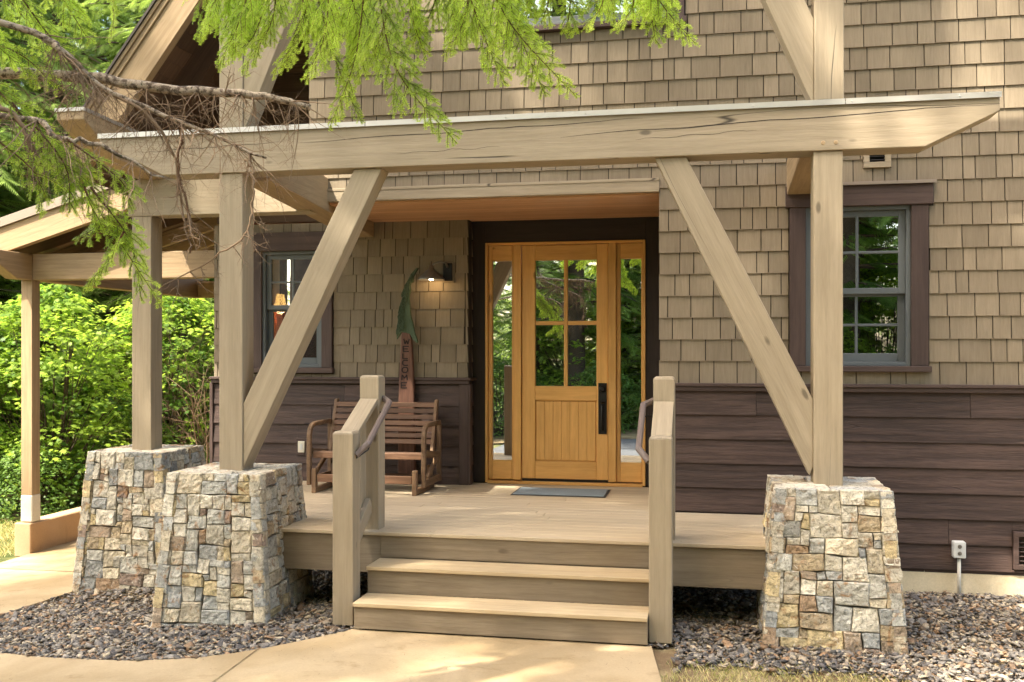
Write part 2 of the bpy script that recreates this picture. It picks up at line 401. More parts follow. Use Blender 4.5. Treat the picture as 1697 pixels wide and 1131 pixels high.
# ------------------------------------------------------------------ ground
def zg(x): return -0.075 * min(5.0, max(0.0, -2.6 - x))
DECK = .591; YB = 9.93; YD = 10.17; YR = 8.64
def sheet(name, xs, ys, z, mat):
    V = [(x, y, (z(x) if callable(z) else z)) for y in ys for x in xs]; nx = len(xs)
    F = [(j * nx + i, j * nx + i + 1, (j + 1) * nx + i + 1, (j + 1) * nx + i) for j in range(len(ys) - 1) for i in range(nx - 1)]
    return setting(np_mesh(name, V, F, mat))
sheet('ground', [-200, -60, -20, -7.6, -2.6, 8, 60, 200], [-200, -60, -30, -5, 2, 10, 20, 60, 200], lambda x: zg(x) - .06, 'floor_forest')
sheet('soil_bed', [-7.6, -2.6, 8], [3.2, 9, 16], lambda x: zg(x) - .035, 'soil')
dv = sheet('driveway', [-4.6, -2.6, 40], [-2.4, 0, 2.9], lambda x: zg(x) - .03, 'asphalt')
vg = sheet('verge', [-40, -7.6, -2.6, 40], [-5.0, -2.4], lambda x: zg(x) - .02, 'soil')

bed = [(-2.46, 6.657), (-2.62, 6.44), (-2.88, 6.22), (-3.12, 6.07), (-3.4, 5.98), (-3.75, 5.955), (-4.08, 6.0), (-4.55, 6.08), (-4.94, 6.2), (-5.35, 6.37), (-5.68, 6.62),
       (-5.84, 6.95), (-5.82, 7.3), (-5.76, 7.75), (-5.72, 8.1), (-5.62, 8.9)]
outline = [(-.36, 6.66), (-.26, 5.94), (-.12, 5.2), (.15, 4.2), (.5, 2.9), (-5.0, 2.9), (-7.6, 5.4), (-9.2, 8.2), (-8.4, 8.6), (-7.70, 9.15), (-7.68, 14.5), (-5.62, 14.5)] + bed[::-1]
import bmesh
def slab(name, pts, mat, thick=.06, lift=0.0, xcuts=(-2.6, -4.2, -5.6, -7.6)):
    bm = bmesh.new(); vs = [bm.verts.new((x, y, 0)) for x, y in pts]; bm.faces.new(vs)
    for xc in xcuts:
        bmesh.ops.bisect_plane(bm, geom=bm.verts[:] + bm.edges[:] + bm.faces[:], plane_co=(xc, 0, 0), plane_no=(1, 0, 0))
    bmesh.ops.triangulate(bm, faces=bm.faces[:])
    for v in bm.verts: v.co.z = zg(v.co.x) + lift
    ex = bmesh.ops.extrude_face_region(bm, geom=bm.faces[:])
    for g in ex['geom']:
        if isinstance(g, bmesh.types.BMVert): g.co.z -= thick
    bmesh.ops.recalc_face_normals(bm, faces=bm.faces[:])
    me = bpy.data.meshes.new(name); bm.to_mesh(me); bm.free(); me.materials.append(M[mat])
    o = bpy.data.objects.new(name, me); C.objects.link(o); return setting(o)
slab('path', outline, 'concrete')
jm = MB()
def joint(a, b, w=.007):
    n = 12; a = Vector((*a, 0)); b = Vector((*b, 0)); d = (b - a).normalized(); s_ = Vector((-d.y, d.x, 0)); prev = None
    for i in range(n + 1):
        p = a.lerp(b, i / n); ww = w * random.uniform(.6, 1.3); q = [(p + s_ * ww * k) for k in (-1, 1)]
        q = [(x.x, x.y, zg(x.x) + .0035) for x in q]
        if prev: jm.add([prev[0], q[0], q[1], prev[1]], [(0, 1, 2, 3)])
        prev = q
joint((-2.95, 6.17), (-2.86, 4.2)); joint((-7.6, 9.4), (-5.9, 8.9)); joint((-5.75, 6.8), (-9.3, 6.3))
setting(jm.build('path_joints', 'soil'))

# ------------------------------------------------------------------ gravel
def gravel(name, region, n, seed, zoff=-.028):
    r = np.random.default_rng(seed); pts = []
    x0, x1, y0, y1, test = region
    while len(pts) < n:
        x = r.uniform(x0, x1); y = r.uniform(y0, y1)
        if test(x, y): pts.append((x, y))
    P = np.array(pts); N = len(P)
    base = np.array([[-1, -1, -1], [1, -1, -1], [1, 1, -1], [-1, 1, -1], [-1, -1, 1], [1, -1, 1], [1, 1, 1], [-1, 1, 1]], float)
    V = base[None] * r.uniform(.50, 1.0, (N, 8, 1)) + r.normal(0, .17, (N, 8, 3))
    V[:, 4:, :2] *= r.uniform(.45, .95, (N, 1, 2))
    sz = np.exp(r.normal(math.log(.0150), .42, N)).clip(.007, .036)
    V *= (sz[:, None] * np.stack([r.uniform(.8, 1.5, N), r.uniform(.7, 1.1, N), r.uniform(.16, .42, N)], 1))[:, None]
    a = r.uniform(0, 2 * np.pi, N); ca, sa = np.cos(a), np.sin(a); tl = r.normal(0, .26, (N, 2))
    V[..., 2] += V[..., 0] * tl[:, :1] + V[..., 1] * tl[:, 1:]
    X = V[..., 0] * ca[:, None] - V[..., 1] * sa[:, None]; Y = V[..., 0] * sa[:, None] + V[..., 1] * ca[:, None]
    gz = np.array([zg(x) for x in P[:, 0]]) + zoff + r.uniform(0, .034, N)
    V = np.stack([X + P[:, :1], Y + P[:, 1:], V[..., 2] + gz[:, None]], 2)
    pal = np.array([[.135, .120, .105], [.21, .185, .155], [.090, .080, .074], [.33, .265, .185], [.26, .165, .095], [.17, .118, .076], [.42, .345, .235], [.25, .215, .165]])
    c = pal[r.choice(len(pal), N, p=[.22, .18, .13, .12, .10, .10, .06, .09])] * r.uniform(.75, 1.35, (N, 1))
    col = np.concatenate([np.repeat(c[:, None], 8, 1), np.ones((N, 8, 1))], 2)
    F = (np.array(MB.HF)[None] + (np.arange(N) * 8)[:, None, None]).reshape(-1, 4)
    return setting(np_mesh(name, V.reshape(-1, 3), F, 'gravel', None, None, col.reshape(-1, 4)), 'stuff')
def inpoly(poly):
    def f(x, y):
        c = False; n = len(poly)
        for i in range(n):
            xa, ya = poly[i]; xb, yb = poly[(i + 1) % n]
            if (ya > y) != (yb > y) and x < (xb - xa) * (y - ya) / (yb - ya) + xa: c = not c
        return c
    return f
bedpoly = bed + [(-5.3, 9.2), (-2.3, 9.2), (-2.3, 6.75)]
_b = inpoly(bedpoly)
gravel('gravel', (-5.9, -2.3, 5.9, 9.2, lambda x, y: _b(x, y) and (y < 7.6 or random.random() < .35)), 20000, 3)
def rbed(x, y):
    edge = 6.36 + .07 * math.sin(x * 3.1) + .05 * math.sin(x * 7.7 + 1) - .05 * x + random.uniform(-.10, .10)
    return y > edge and not (x < -.2 and y < 6.7)
gravel('gravel', (-.38, 3.4, 6.0, 8.62, rbed), 20000, 4)
gravel('gravel', (-2.4, -.3, 7.2, 8.6, lambda x, y: True), 2500, 5)

# ------------------------------------------------------------------ grass
def grass(name, region, n, seed, h=(.015, .052)):
    r = np.random.default_rng(seed); x0, x1, y0, y1, test = region; P = []
    while len(P) < n:
        x, y = r.uniform(x0, x1), r.uniform(y0, y1)
        if test(x, y): P.append((x, y, zg(x) - .035))
    P = np.array(P); N = n; hh = r.uniform(*h, N); a = r.uniform(0, 2 * np.pi, N); w = r.uniform(.0012, .0028, N)
    side = np.stack([np.cos(a), np.sin(a), 0 * a], 1) * w[:, None]; b = a + r.uniform(.6, 2.5, N)
    lean = np.stack([np.cos(b), np.sin(b), 0 * a], 1) * (hh * r.uniform(.2, 1.1, N))[:, None]; up = np.zeros((N, 3)); up[:, 2] = hh
    V = np.stack([P - side, P + side, P + up * .6 + lean * .4 + side * .8, P + up + lean], 1)
    F = np.arange(N * 4).reshape(N, 4); rn = np.repeat(np.clip(r.normal(.55, .3, N), 0, 1), 4)
    return setting(np_mesh(name, V.reshape(-1, 3), F, 'grass', rn), 'stuff')
def rg(x, y):
    edge = 6.36 + .07 * math.sin(x * 3.1) + .05 * math.sin(x * 7.7 + 1) - .05 * x
    if x < -.26 + max(0, 5.9 - y) * .18: return False
    dens = .55 + .45 * mnoise.noise(Vector((x * 2.3, y * 3.1, 0)))
    return y < edge + random.uniform(-.12, .16) and random.random() < dens
grass('grass', (-.3, 3.6, 4.4, 6.6, rg), 17000, 11)
grass('grass', (-9.5, -7.95, 7.9, 12, lambda x, y: y > 8.0 + (x + 9.5) * .7), 6000, 12, (.03, .10))

# ------------------------------------------------------------------ house
house = thing('house', 'brown shingled house with dark board siding, gabled roof and honey wood entry door', 'house', (-1.4, 9.5, 0))
fY = lambda Y: (lambda u, d, z: (u, Y - d, z))
holesR = [(.82, 1.655, 1.85, 3.18), (-1.72, -.28, 4.845, 6.2), (1.33, 1.455, 3.545, 3.66)]
holesB = [(-4.69, -4.01, 1.80, 3.045)]
UX0 = -3.62; XR = 6.0; ZT = 6.4
def core(rect, holes, Y, th=.14, m='backing'):
    mb = MB()
    for (x0, x1, z0, z1) in rect_sub(rect, holes): mb.box(x0, x1, Y, Y + th, z0, z1)
    return mb.build('wall', m, house)
core((-.397, XR, -.1, 3.42), holesR, YR); core((UX0, XR, 3.42, ZT), holesR, YR)
core((-5.26, -2.41, -.3, 3.34), holesB, YB)
# shingle fields
cas = [(.68, 1.80, 1.80, 3.375), (.782, 1.835, 3.17, 3.375), (-1.82, -.175, 4.79, 6.2), (1.28, 1.503, 3.492, 3.71)]
mb = MB(); shingles(mb, fY(YR), UX0, XR + .14, 1.70, 5.35, .187, cas + [(UX0 - 1, -.40, 1.0, 3.474)])
mb.build('shingle_wall', 'shingle', house)
casL = [(-4.82, -3.88, 1.73, 3.05), (-4.86, -3.88, 3.04, 3.25)]
mb = MB(); shingles(mb, fY(YB), -5.26, -2.43, 1.672, 3.335, .185, casL)
fRet = lambda u, d, z: (-2.43 + d, u, z)
shingles(mb, fRet, YB - .012, YD - .02, 1.672, 3.335, .185, (), 2)
mb.build('shingle_wall', 'shingle', house)
# lap siding
mb = MB(); lap_boards(mb, fY(YR), -.40, XR + .14, .155, 1.635, .2075, [(2.43, 2.80, .20, .52)]); mb.build('board_siding', 'siding', house, .002)
mb = MB(); lap_boards(mb, fY(YB), -5.26, -2.50, .50, 1.61, .2075, [(-4.29, -4.17, .87, 1.04)])
lap_boards(mb, fRet, YB + .03, YD - .02, .50, 1.61, .2075, (), 1); mb.build('board_siding', 'siding', house, .002)
for (u0, u1, Y) in ((-.42, XR + .15, YR), (-5.29, -2.385, YB)):
    mb = MB(); mb.box(u0, u1, Y - .062, Y + .01, 1.672, 1.700); mb.box(u0 + .01, u1 - .01, Y - .045, Y + .01, 1.632, 1.672); mb.build('belt_trim', 'trim_brown', house, .004)
mb = MB()
mb.box(-2.42, -2.372, YB - .062 + .004, YD - .02, 1.671, 1.698, 1)
mb.box(-2.505, -2.405, YB - .036, YB + .03, .592, 1.632, 2); mb.box(-2.404, -2.385, YB - .034, YB + .07, .592, 1.632, 2)
mb.build('corner_board', 'trim_brown', house, .004); mb = MB(); mb.box(-5.30, -5.262, YB - .034, YB + .08, -.1, 1.632, 2)
mb.build('corner_board', 'trim_brown', house, .004)
mb = MB(); mb.box(-.40, XR, YR - .006, YR + .13, -.3, .165); mb.build('foundation', 'foundation', house); mb = MB(); mb.box(-5.24, -2.4, YB + .012, YB + .13, -.5, .52); mb.build('foundation', 'foundation', house)
# hidden walls, floors, ceilings that close the rooms
mb = MB()
mb.box(-5.26, -5.12, YB + .14, 17.4, -.5, 4.4); mb.box(XR, XR + .14, YR, 17.4, -.3, ZT); mb.box(-5.26, XR + .14, 17.4, 17.54, -.5, ZT + 1)
mb.box(-.397, -.26, YR + .14, YD, .0, 3.42, 2)
mb.box(UX0, UX0 + .14, YR + .14, 17.4, 3.42, ZT); mb.box(UX0, XR, YR + .15, 17.4, ZT, ZT + .12)
mb.box(-5.12, XR, YB + .14, 17.4, 3.46, 3.58); mb.box(-.26, XR, YR + .14, YB + .14, 3.46, 3.58)
mb.build('wall', 'dark_room', house)
mb = MB(); mb.box(-5.12, XR, YD + .16, 17.4, .50, .60); mb.box(-.26, XR, YR + .15, YD + .16, .50, .60); mb.build('interior_floor', 'floor_in', house)
mb = MB(); mb.box(-2.60, -2.48, YB + .15, 17.3, .6, 3.45); mb.box(-1.30, -.2, 14.0, 14.12, .6, 3.45); mb.build('interior_wall', 'dark_room', house)
mb = MB(); mb.box(-5.11, -2.61, 13.2, 13.3, .6, 3.45); mb.box(-5.118, -5.08, YB + .15, 13.2, .6, 3.45); mb.build('interior_wall', 'red_wall', house)

def window(x0, x1, z0, z1, Y, zm, header, sill, casing, rows=2, low=True):
    """double-hung window; x0..z1 = frame opening in wall plane Y"""
    mb = MB(); cl, cr = casing
    mb.box(x0 - cl, x0, Y - .040, Y + .02, z0, z1, 2); mb.box(x1, x1 + cr, Y - .040, Y + .02, z0, z1, 2)
    mb.box(x0 - cl - .035, x1 + cr + .035, Y - .055, Y + .02, z1, header); mb.box(x0 - cl - .02, x1 + cr + .02, Y - .070, Y + .03, sill, z0)
    w = mb.build('window', 'trim_brown', house, .004)
    mb = MB(); f = .035
    for (a, b, c, d) in ((x0, x0 + f, z0, z1), (x1 - f, x1, z0, z1), (x0 + f, x1 - f, z0, z0 + f), (x0 + f, x1 - f, z1 - f, z1)): mb.box(a, b, Y - .018, Y + .11, c, d)
    mb.build('window_frame', 'window_frame', w, .003)
    a, b = x0 + f, x1 - f
    for nm, (c, d), yy, st, gm, mun in (('upper_sash', (zm, z1 - f), Y + .012, .055, 'glass', True), ('lower_sash', (z0 + f, zm + .03), Y + .052, .055, 'glass_screen', low)):
        mb = MB(); br = .07 if nm == 'lower_sash' else .05
        mb.box(a, a + st, yy, yy + .035, c, d); mb.box(b - st, b, yy, yy + .035, c, d); mb.box(a + st, b - st, yy, yy + .035, c, c + br); mb.box(a + st, b - st, yy, yy + .035, d - .05, d)
        if mun:
            xm = (a + b) / 2; zz = (c + br + d - .05) / 2
            mb.box(xm - .011, xm + .011, yy + .004, yy + .03, c + br, d - .05); mb.box(a + st, xm - .011, yy + .004, yy + .03, zz - .011, zz + .011); mb.box(xm + .011, b - st, yy + .004, yy + .03, zz - .011, zz + .011)
        mb.build(nm, 'window_frame', w, .003)
        mb = MB(); mb.box(a + st - .005, b - st + .005, yy + .014, yy + .020, c + br - .005, d - .045); mb.build('glass', gm, w)
    return w
wR = window(.82, 1.655, 1.85, 3.18, YR, 2.45, 3.362, 1.802, (.13, .135))
mb = MB(); mb.box(.66, 1.845, YR - .075, YR + .01, 3.364, 3.376); mb.box(.66, 1.845, YR - .079, YR - .074, 3.35, 3.376); mb.build('flashing', 'metal_roof', wR)
window(-4.69, -4.01, 1.80, 3.045, YB, 2.42, 3.245, 1.742, (.12, .118), low=False)
wu = window(-1.70, -.285, 4.845, 6.1, YR, 5.45, 6.2, 4.795, (.10, .10), low=False)
mb = MB(); mb.box(-1.02, -.965, YR - .02, YR + .09, 4.88, 6.06, 2); mb.build('mullion', 'window_frame', wu)
# small vents
mb = MB(); x0, x1, z0, z1 = 1.283, 1.50, 3.495, 3.705
for (a, b, c, d) in ((x0, x1, z0, z0 + .047), (x0, x1, z1 - .047, z1), (x0, x0 + .047, z0 + .047, z1 - .047), (x1 - .047, x1, z0 + .047, z1 - .047)): mb.box(a, b, YR - .035, YR + .01, c, d)
v = mb.build('wall_vent', 'timber', house, .003)
mb = MB(); mb.box(x0 + .045, x1 - .045, YR + .02, YR + .06, z0 + .045, z1 - .045)
for k in range(4): mb.beam((x0 + .045, YR - .005, z0 + .06 + k * .028), (x1 - .045, YR - .005, z0 + .06 + k * .028), .03, .004, (0, .6, 1))
mb.build('louvers', 'black_metal', v)
mb = MB(); x0, x1, z0, z1 = 2.435, 2.79, .21, .515
for (a, b, c, d) in ((x0, x1, z0, z0 + .04), (x0, x1, z1 - .04, z1), (x0, x0 + .04, z0 + .04, z1 - .04), (x1 - .04, x1, z0 + .04, z1 - .04)): mb.box(a, b, YR - .045, YR + .01, c, d)
v = mb.build('foundation_vent', 'trim_brown', house, .003)
mb = MB()
for k in range(6): mb.beam((x0 + .04, YR - .012, z0 + .06 + k * .037), (x1 - .04, YR - .012, z0 + .06 + k * .037), .035, .005, (0, .7, 1))
mb.build('louvers', 'trim_brown', v)
# recess ceiling, fascia
mb = MB()
for k in range(11):
    y0 = YR + .03 + k * .128; mb.box(-3.52, -.30, y0, y0 + .1255, 3.392 - .06, 3.42 - .06, 0)
mb.build('soffit', 'cedar', house, .004)
mb = MB(); mb.box(-3.51, -.398, YR - .030, YR + .028, 3.352, 3.445); mb.box(-3.51, -.398, YR - .034, YR - .0, 3.445, 3.472)
mb.build('fascia', 'timber', house, .003)
# entry surround
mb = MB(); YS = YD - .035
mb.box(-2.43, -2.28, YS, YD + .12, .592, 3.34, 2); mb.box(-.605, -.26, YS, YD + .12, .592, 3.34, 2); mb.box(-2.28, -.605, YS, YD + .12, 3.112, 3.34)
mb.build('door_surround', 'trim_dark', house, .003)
# door frame + sidelights
mb = MB(); y0, y1 = YD - .055, YD + .10; zb = .632
mb.box(-2.278, -2.25, y0, y1, .600, 3.110, 2); mb.box(-.636, -.607, y0, y1, .600, 3.110, 2); mb.box(-2.25, -.636, y0, y1, 3.082, 3.110)
mb.box(-1.975, -1.895, y0 + .004, y1, zb, 3.082, 2); mb.box(-.985, -.905, y0 + .004, y1, zb, 3.082, 2); mb.box(-2.25, -.636, y0 - .03, y1, .592, zb - .012)
mb.build('door_frame', 'door', house, .004)
def sidelight(a, b, ga, gb):
    mb = MB(); p, q = YD - .025, YD + .03
    mb.box(a, ga, p, q, zb, 3.08, 2); mb.box(gb, b, p, q, zb, 3.08, 2); mb.box(ga, gb, p, q, zb, .832); mb.box(ga, gb, p, q, 2.92, 3.08)
    s_ = mb.build('sidelight', 'door', house, .005)
    mb = MB(); mb.box(ga - .004, gb + .004, YD, YD + .008, .828, 2.924); mb.build('glass', 'glass', s_)
sidelight(-2.249, -1.976, -2.205, -1.998); sidelight(-.904, -.637, -.862, -.651)
door_y0, door_y1 = YD - .030, YD + .02; a, b, ga, gb = -1.890, -.990, -1.748, -1.108
mb = MB()
mb.box(a, ga, door_y0, door_y1, .648, 3.078, 2); mb.box(gb, b, door_y0, door_y1, .648, 3.078, 2)
for c, d in ((.648, .832), (1.462, 1.612), (2.918, 3.078)): mb.box(ga, gb, door_y0, door_y1, c, d)
mb.box(-1.448, -1.408, door_y0 + .006, door_y1 - .004, 1.612, 2.918, 2); mb.box(ga, -1.448, door_y0 + .006, door_y1 - .004, 2.245, 2.287); mb.box(-1.408, gb, door_y0 + .006, door_y1 - .004, 2.245, 2.287)
door = mb.build('door', 'door', house, .005)
mb = MB(); n = 7; wv = (gb - ga - .02) / n
for k in range(n): mb.box(ga + .01 + k * wv + .0005, ga + .01 + (k + 1) * wv - .0005, door_y0 + .010, door_y1 - .008, .842, 1.452, 2, .3 + .08 * k % .5)
mb.box(ga, ga + .009, door_y0 + .018, door_y1, .832, 1.462, 2); mb.box(gb - .009, gb, door_y0 + .018, door_y1, .832, 1.462, 2); mb.box(ga + .009, gb - .009, door_y0 + .018, door_y1, .832, .841); mb.box(ga + .009, gb - .009, door_y0 + .018, door_y1, 1.453, 1.462)
mb.build('door_panel', 'door', door, .004)
mb = MB(); mb.box(ga - .004, gb + .004, YD - .004, YD + .004, 1.608, 2.922); mb.build('glass', 'glass', door)
mb = MB(); mb.box(-1.088, -1.003, door_y0 - .012, door_y0 + .001, 1.122, 1.646)
mb.lathe([(.0, .032), (.022, .032), (.030, .022), (.032, .010), (.036, 0)], (-1.045, door_y0 - .012, 1.585), 20, (0, -1, 0))
mb.tube([(-1.045, door_y0 - .012, 1.42), (-1.045, door_y0 - .05, 1.41), (-1.045, door_y0 - .062, 1.36), (-1.045, door_y0 - .064, 1.28), (-1.045, door_y0 - .060, 1.21), (-1.045, door_y0 - .045, 1.17), (-1.045, door_y0 - .012, 1.165)], [.011, .012, .012, .014, .012, .012, .013], 10)
mb.tube([(-1.065, door_y0 - .02, 1.445), (-1.045, door_y0 - .055, 1.45), (-1.025, door_y0 - .02, 1.445)], .008, 8)
mb.build('door_handle', 'black_metal', door, .003)
mb = MB(); mb.box(-1.89, -.99, YD - .02, YD + .09, .604, .646); mb.build('threshold', 'black_metal', house)

# ---- steep roof with its rake
SL = 1.306; RX, RZ, RYF = -6.05, 3.68, 8.20
un = Vector((-SL, 0, 1)).normalized(); al = Vector((1, 0, SL)).normalized()
def rp(s_, dpt, Y): p = Vector((RX, Y, RZ)) + al * s_ - un * dpt; return (p.x, p.y, p.z)
LEN = 4.6 / al.x
mb = MB()
def rstrip(mb, d0, d1, Y0, Y1, s0=0.0, s1=LEN, slant=.25, rnd=None):
    mb.prism([rp(s0 + d0 * slant, d0, Y0), rp(s1, d0, Y0), rp(s1, d1, Y0), rp(s0 + d1 * slant, d1, Y0)], (0, Y1 - Y0, 0), al, rnd)
rstrip(mb, .0, .022, RYF - .05, 14.0); mb.build('roof', 'metal_roof_dark', house)
mb = MB(); rstrip(mb, .024, .058, RYF - .035, RYF + .02); rstrip(mb, .060, .105, RYF - .018, RYF + .03); rstrip(mb, .107, .345, RYF, RYF + .09); mb.build('rake_board', 'timber_warm', house, .003)
mb = MB()
for k in range(36):
    s0 = .02 + k * .16; rstrip(mb, .075, .105, RYF + .10, 13.9, s0, min(s0 + .157, LEN), 0, None)
for yy in (8.95, 9.75, 10.6, 11.5): rstrip(mb, .107, .34, yy, yy + .14)
mb.build('roof_deck', 'brown_soffit', house)
mb = MB()   # right slope, short
apx = Vector(rp(LEN, 0, 0)); q = [(apx.x, RYF, apx.z), (1.5, RYF, apx.z - SL * (1.5 - apx.x)), (1.5, RYF, apx.z - SL * (1.5 - apx.x) - .3), (apx.x, RYF, apx.z - .3)]
mb.prism(q, (0, 5.8, 0), (1, 0, -SL)); mb.build('roof', 'metal_roof', house)
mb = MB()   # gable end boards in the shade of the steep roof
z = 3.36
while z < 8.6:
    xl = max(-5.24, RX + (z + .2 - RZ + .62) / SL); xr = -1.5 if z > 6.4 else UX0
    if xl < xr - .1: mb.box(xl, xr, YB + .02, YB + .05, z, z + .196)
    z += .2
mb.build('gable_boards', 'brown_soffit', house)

# ------------------------------------------------------------------ timber porch frame
frame = thing('timber_porch', 'taupe timber frame with long flashed beam, posts and diagonal braces before the entry', 'porch', (-1.4, 7.29, 1.05))
YF0, YF1 = 7.19, 7.39; PT = 1.047
def tpost(x0, z0, z1): mb = MB(); mb.box(x0, x0 + .198, YF0, YF1, z0, z1, 2); return mb.build('post', 'timber', frame, .007, seg=2)
tpost(-3.768, PT - .02, 3.372); tpost(.737, PT - .02, 3.372)
for x in (-3.768, .742): mb = MB(); mb.box(x, x + .2, YF0, YF1, 3.726, 6.1, 2); mb.build('upper_post', 'timber', frame, .007, seg=2)
mb = MB(); mb.prism([(-4.80, 7.17, 3.70), (1.945, 7.17, 3.70), (1.945, 7.17, 3.595), (1.47, 7.17, 3.372), (-4.24, 7.17, 3.372), (-4.80, 7.17, 3.655)], (0, .245, 0))
beam = mb.build('beam', 'timber', frame, .006, seg=2)
mb = MB()
for a_, b_ in ((-4.81, -2.55), (-2.545, .945), (.95, 1.953)): mb.box(a_, b_, 7.160, 7.425, 3.702, 3.710); mb.box(a_, b_, 7.156, 7.162, 3.690, 3.724); mb.box(a_, b_, 7.152, 7.156, 3.684, 3.690)
for x in np.arange(-4.6, 1.9, .62): mb.lathe([(.0, .006), (.006, .004), (.007, 0)], (x + random.uniform(-.1, .1), 7.156, 3.704), 8, (0, -1, 0))
mb.build('flashing', 'metal_flash', beam)
mb = MB()
for x in (.80, .885): mb = MB(); mb.lathe([(.0, .004), (.013, .003), (.0155, 0)], (x, 7.17, 3.425), 14, (0, -1, 0)); mb.build('peg', 'timber_warm', beam)
def check(pts, w):
    mb = MB(); prev = None
    for i, (x, z) in enumerate(pts):
        k = w * (1 - abs(i / (len(pts) - 1) * 2 - 1) ** 3) + .0004; q = [(x, 7.1688, z - k), (x, 7.1688, z + k)]
        if prev: mb.add([prev[0], q[0], q[1], prev[1]], [(0, 1, 2, 3)])
        prev = q
    mb.build('check', 'ink', beam)
def wig(x0, z0, x1, z1, n=26, a=.005): return [(x0 + (x1 - x0) * i / n, z0 + (z1 - z0) * i / n + random.gauss(0, a * .35) + a * math.sin(i * .7 + x0)) for i in range(n + 1)]
check(wig(-3.1, 3.585, -.45, 3.652), .0022); check(wig(-1.05, 3.545, 1.93, 3.645), .0024); check(wig(-.5, 3.50, .35, 3.535), .0010); check(wig(-4.5, 3.56, -3.2, 3.60), .0016); check(wig(-2.3, 3.47, -1.5, 3.49), .0008)
def brace(poly, along, y0=YF0 + .012, y1=YF1 - .012): mb = MB(); mb.prism([(x, y0, z) for x, z in poly], (0, y1 - y0, 0), along); return mb.build('brace', 'timber', frame, .006, seg=2)
brace([(-.365, 3.370), (-.142, 3.370), (.736, 1.632), (.736, 1.16), (.712, 1.10)], (.44, 0, -.9))
brace([(-2.429, 3.370), (-2.652, 3.370), (-3.569, 1.56), (-3.569, 1.06)], (-.44, 0, -.9))
brace([(.741, 3.728), (.741, 4.30), (-.05, 6.1), (-.30, 6.1), (.722, 3.728)], (-.4, 0, .9)); brace([(-3.567, 3.728), (-3.567, 4.30), (-2.78, 6.1), (-2.53, 6.1), (-3.55, 3.728)], (.4, 0, .9))
mb = MB(); mb.box(-4.3, 1.5, 7.17, 7.41, 6.102, 6.42); mb.build('beam', 'timber', frame, .006)
def tie(x0, x1, ye, z0a, z1a, drop):
    mb = MB(); p = [(x0, YF1 + .03, z0a), (x1, YF1 + .03, z0a), (x1, ye, z0a - drop), (x0, ye, z0a - drop), (x0, YF1 + .03, z1a), (x1, YF1 + .03, z1a), (x1, ye, z1a - drop), (x0, ye, z1a - drop)]
    mb.hexa(p, 1); return mb.build('tie_beam', 'timber_warm', frame, .006)
tie(-3.70, -3.43, YB - .02, 3.348, 3.66, .175); tie(.665, .93, YR - .02, 3.372, 3.66, .085)
mb = MB(); mb.prism([(-5.285, 7.30, 3.885), (-5.285, 7.30, 3.965), (-5.285, 9.9, 3.86), (-5.285, 9.9, 3.54), (-5.285, 8.51, 3.60), (-5.285, 7.76, 3.645)], (.255, 0, 0), (0, 1, -.04))
sb = mb.build('side_beam', 'timber_warm', frame, .006)
mb = MB(); mb.prism([(-5.295, 7.29, 3.955), (-5.295, 7.29, 3.985), (-5.295, 9.9, 3.885), (-5.295, 9.9, 3.868)], (.275, 0, 0), (0, 1, 0)); mb.build('flashing', 'metal_flash', sb)
mb = MB(); mb.box(-5.40, -3.56, 8.51, 8.72, 3.255, 3.598); mb.build('cross_beam', 'timber', frame, .006, seg=2)
mb = MB(); mb.box(-5.36, -5.16, 8.515, 8.715, PT - .02, 3.253, 2); mb.build('post', 'timber', frame, .007, seg=2)

# ------------------------------------------------------------------ side canopy over the walkway
can = thing('side_canopy', 'low sloped canopy roof on a single tan post beside the maple shrubs', 'canopy', (-7.78, 10.27, -.3))
mb = MB(); mb.box(-7.846, -7.703, 10.20, 10.343, .28, 2.80, 2); pst = mb.build('post', 'timber_warm', can, .006, seg=2)
mb = MB(); mb.box(-7.853, -7.696, 10.193, 10.35, -.02, .30, 2); mb.build('post_base', 'pale_wrap', can, .018, seg=2)
mb = MB(); mb.box(-7.70, -5.28, 10.20, 10.36, 2.802, 3.105); mb.build('beam', 'timber_warm', can, .006)
mb = MB(); mb.prism([(-7.86, 9.50, 3.02), (-7.86, 9.50, 3.105), (-7.86, 14.2, 3.105), (-7.86, 14.2, 2.802), (-7.86, 9.95, 2.802)], (.157, 0, 0), (0, 1, 0)); mb.build('beam', 'timber_warm', can, .006)
mb = MB(); mb.box(-7.70, -5.28, 14.0, 14.16, 2.802, 3.06); mb.build('beam', 'timber_warm', can, .006)
K = .288
def rz(x, base): return base + K * (x + 7.8)
def rprism(name, y0, y1, b0, b1, x0=-8.5, x1=-5.42, m='timber', bev=.004):
    mb = MB(); mb.prism([(x0, y0, rz(x0, b0)), (x1, y0, rz(x1, b0)), (x1, y0, rz(x1, b1)), (x0, y0, rz(x0, b1))], (0, y1 - y0, 0), (1, 0, K)); return mb.build(name, m, can, bev)
rprism('rake_board', 9.96, 10.05, 3.132, 3.425, m='timber_warm'); rprism('roof', 9.93, 14.5, 3.427, 3.53, m='metal_roof', bev=0)
mb = MB()
for k in range(30):
    y0 = 10.06 + k * .15
    if y0 > 14.3: break
    mb.prism([(-8.45, y0, rz(-8.45, 3.385)), (-5.42, y0, rz(-5.42, 3.385)), (-5.42, y0, rz(-5.42, 3.42)), (-8.45, y0, rz(-8.45, 3.42))], (0, .147, 0), (1, 0, K))
mb.build('roof_deck', 'brown_soffit', can)
for yy in (10.62, 11.35, 12.1, 12.85, 13.6): rprism('rafter', yy, yy + .09, 3.20, 3.383, m='timber_warm' if yy > 12 else 'brown_soffit')
